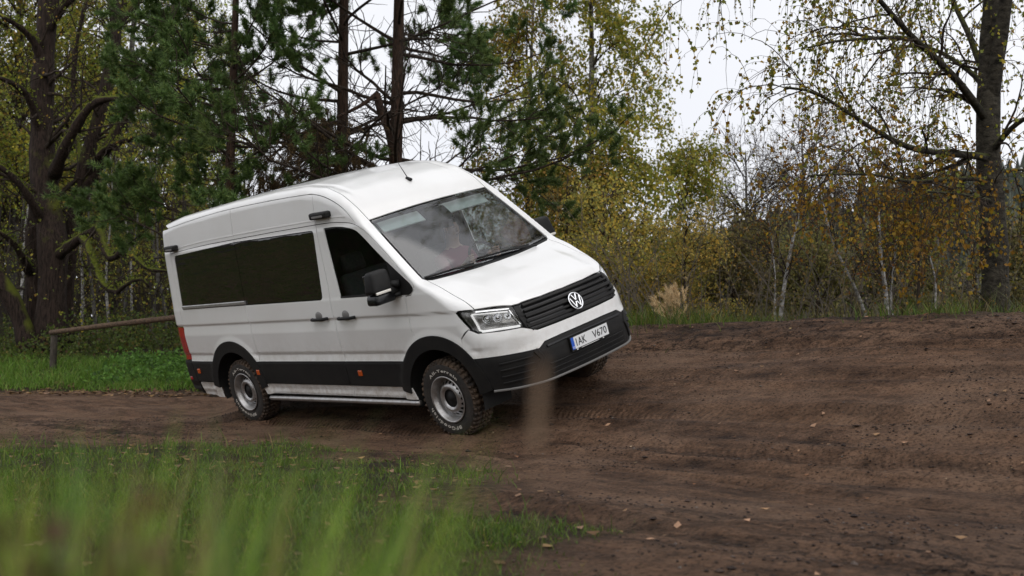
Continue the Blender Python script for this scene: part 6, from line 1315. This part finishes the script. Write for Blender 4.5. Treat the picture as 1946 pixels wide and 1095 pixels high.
# ------------------------------------------------------------------ the driver
def driver():
    pts = [(-1.03, .45, .98), (-1.09, .45, 1.16), (-1.12, .45, 1.36), (-1.11, .45, 1.52), (-1.08, .45, 1.60), (-1.06, .45, 1.70), (-1.05, .45, 1.80),     # pelvis..head 0-6
           (-1.10, .26, 1.49), (-.96, .22, 1.26), (-.73, .29, 1.42), (-.655, .29, 1.47), (-1.10, .64, 1.49), (-.96, .68, 1.26), (-.73, .61, 1.42), (-.655, .61, 1.47),   # arms 7-14
           (-1.00, .35, .96), (-.60, .33, 1.02), (-.48, .33, .66), (-.36, .33, .60), (-1.00, .55, .96), (-.60, .57, 1.02), (-.48, .57, .66), (-.36, .57, .60)]
    ed = [(0, 1), (1, 2), (2, 3), (3, 4), (4, 5), (5, 6), (3, 7), (7, 8), (8, 9), (9, 10), (3, 11), (11, 12), (12, 13), (13, 14), (0, 15), (15, 16), (16, 17), (17, 18), (0, 19), (19, 20), (20, 21), (21, 22)]
    rad = [.15, .145, .155, .13, .062, .078, .085, .075, .055, .042, .045, .075, .055, .042, .045, .10, .078, .055, .045, .10, .078, .055, .045]
    me = bpy.data.meshes.new('person'); me.from_pydata(pts, ed, []); o = bpy.data.objects.new('person', me); COL.objects.link(o)
    m = o.modifiers.new('s', 'SKIN'); sv_ = me.skin_vertices[0].data
    for i, r in enumerate(rad): sv_[i].radius = (r, r*(1.25 if i in (1, 2) else 1.0)); sv_[i].use_root = (i == 0)
    o.modifiers.new('u', 'SUBSURF').levels = 2
    dg = bpy.context.evaluated_depsgraph_get(); e = bpy.data.meshes.new_from_object(o.evaluated_get(dg)); bpy.data.objects.remove(o); bpy.data.meshes.remove(me)
    for q in (mat('pink_shirt', (.30, .075, .11), .8), mat('skin', (.52, .30, .22), .55), mat('jeans', (.03, .04, .07), .85)): e.materials.append(q)
    for p in e.polygons:
        c = p.center; p.use_smooth = True
        p.material_index = 1 if (c.z > 1.575 or (c.x > -.80 and c.z > 1.2)) else (2 if c.z < 1.06 else 0)
    pr = empty('person'); pr.matrix_world = _m4; tag(pr, 'person in a pink shirt driving behind the windscreen', 'person')
    b = link('body', e, pr)
    hd = np.array((-1.045, .45, 1.79)); Sk = bpy.data.materials['skin']
    hv, hp = lathe([(0.001, .11), (.045, .10), (.075, .06), (.085, .01), (.078, -.05), (.055, -.10), (.02, -.125), (.001, -.128)], 20); hv = np.stack([hv[:, 0]*1.08, hv[:, 2]*.88, hv[:, 1]], 1)+hd
    add('head', merge((hv, hp), box(hd+[.092, 0, -.02], (.035, .028, .05), .008), box(hd+[0, .078, -.01], (.03, .012, .05), .004), box(hd+[0, -.078, -.01], (.03, .012, .05), .004)), Sk, pr)
    hk = (hv-hd)*[1.10, 1.12, 1.06]+hd+[-.012, 0, .012]; kp = [hp[0][(hk[hp[0]].mean(1)[:, 2] > hd[2]+.035) | (hk[hp[0]].mean(1)[:, 0] < hd[0]-.03)]]
    add('hair', (hk, kp), mat('dark_hair', (.03, .02, .015), .7), pr)
    add('face', merge(box(hd+[.083, .032, .012], (.012, .026, .012), .004), box(hd+[.083, -.032, .012], (.012, .026, .012), .004), box(hd+[.088, 0, -.07], (.01, .045, .010), .003)), mat('face_features', (.12, .05, .04), .6), pr, False)
    for s in (-1, 1):
        for k in range(5):
            a = -.5+.28*k if k < 4 else .9; q = np.array((-.635, .45+s*.165, 1.475))
            f = [q+[-.015, -s*.012, .02*(1.5-k) if k < 4 else -.01], q+[.028, s*.004, .022*(1.5-k)], q+[.034, s*.036, .02*(1.5-k)], q+[.012, s*.05, .018*(1.5-k)]]
            add('finger', tube(curve(f, 9), .0095, 6), Sk, pr)
driver()
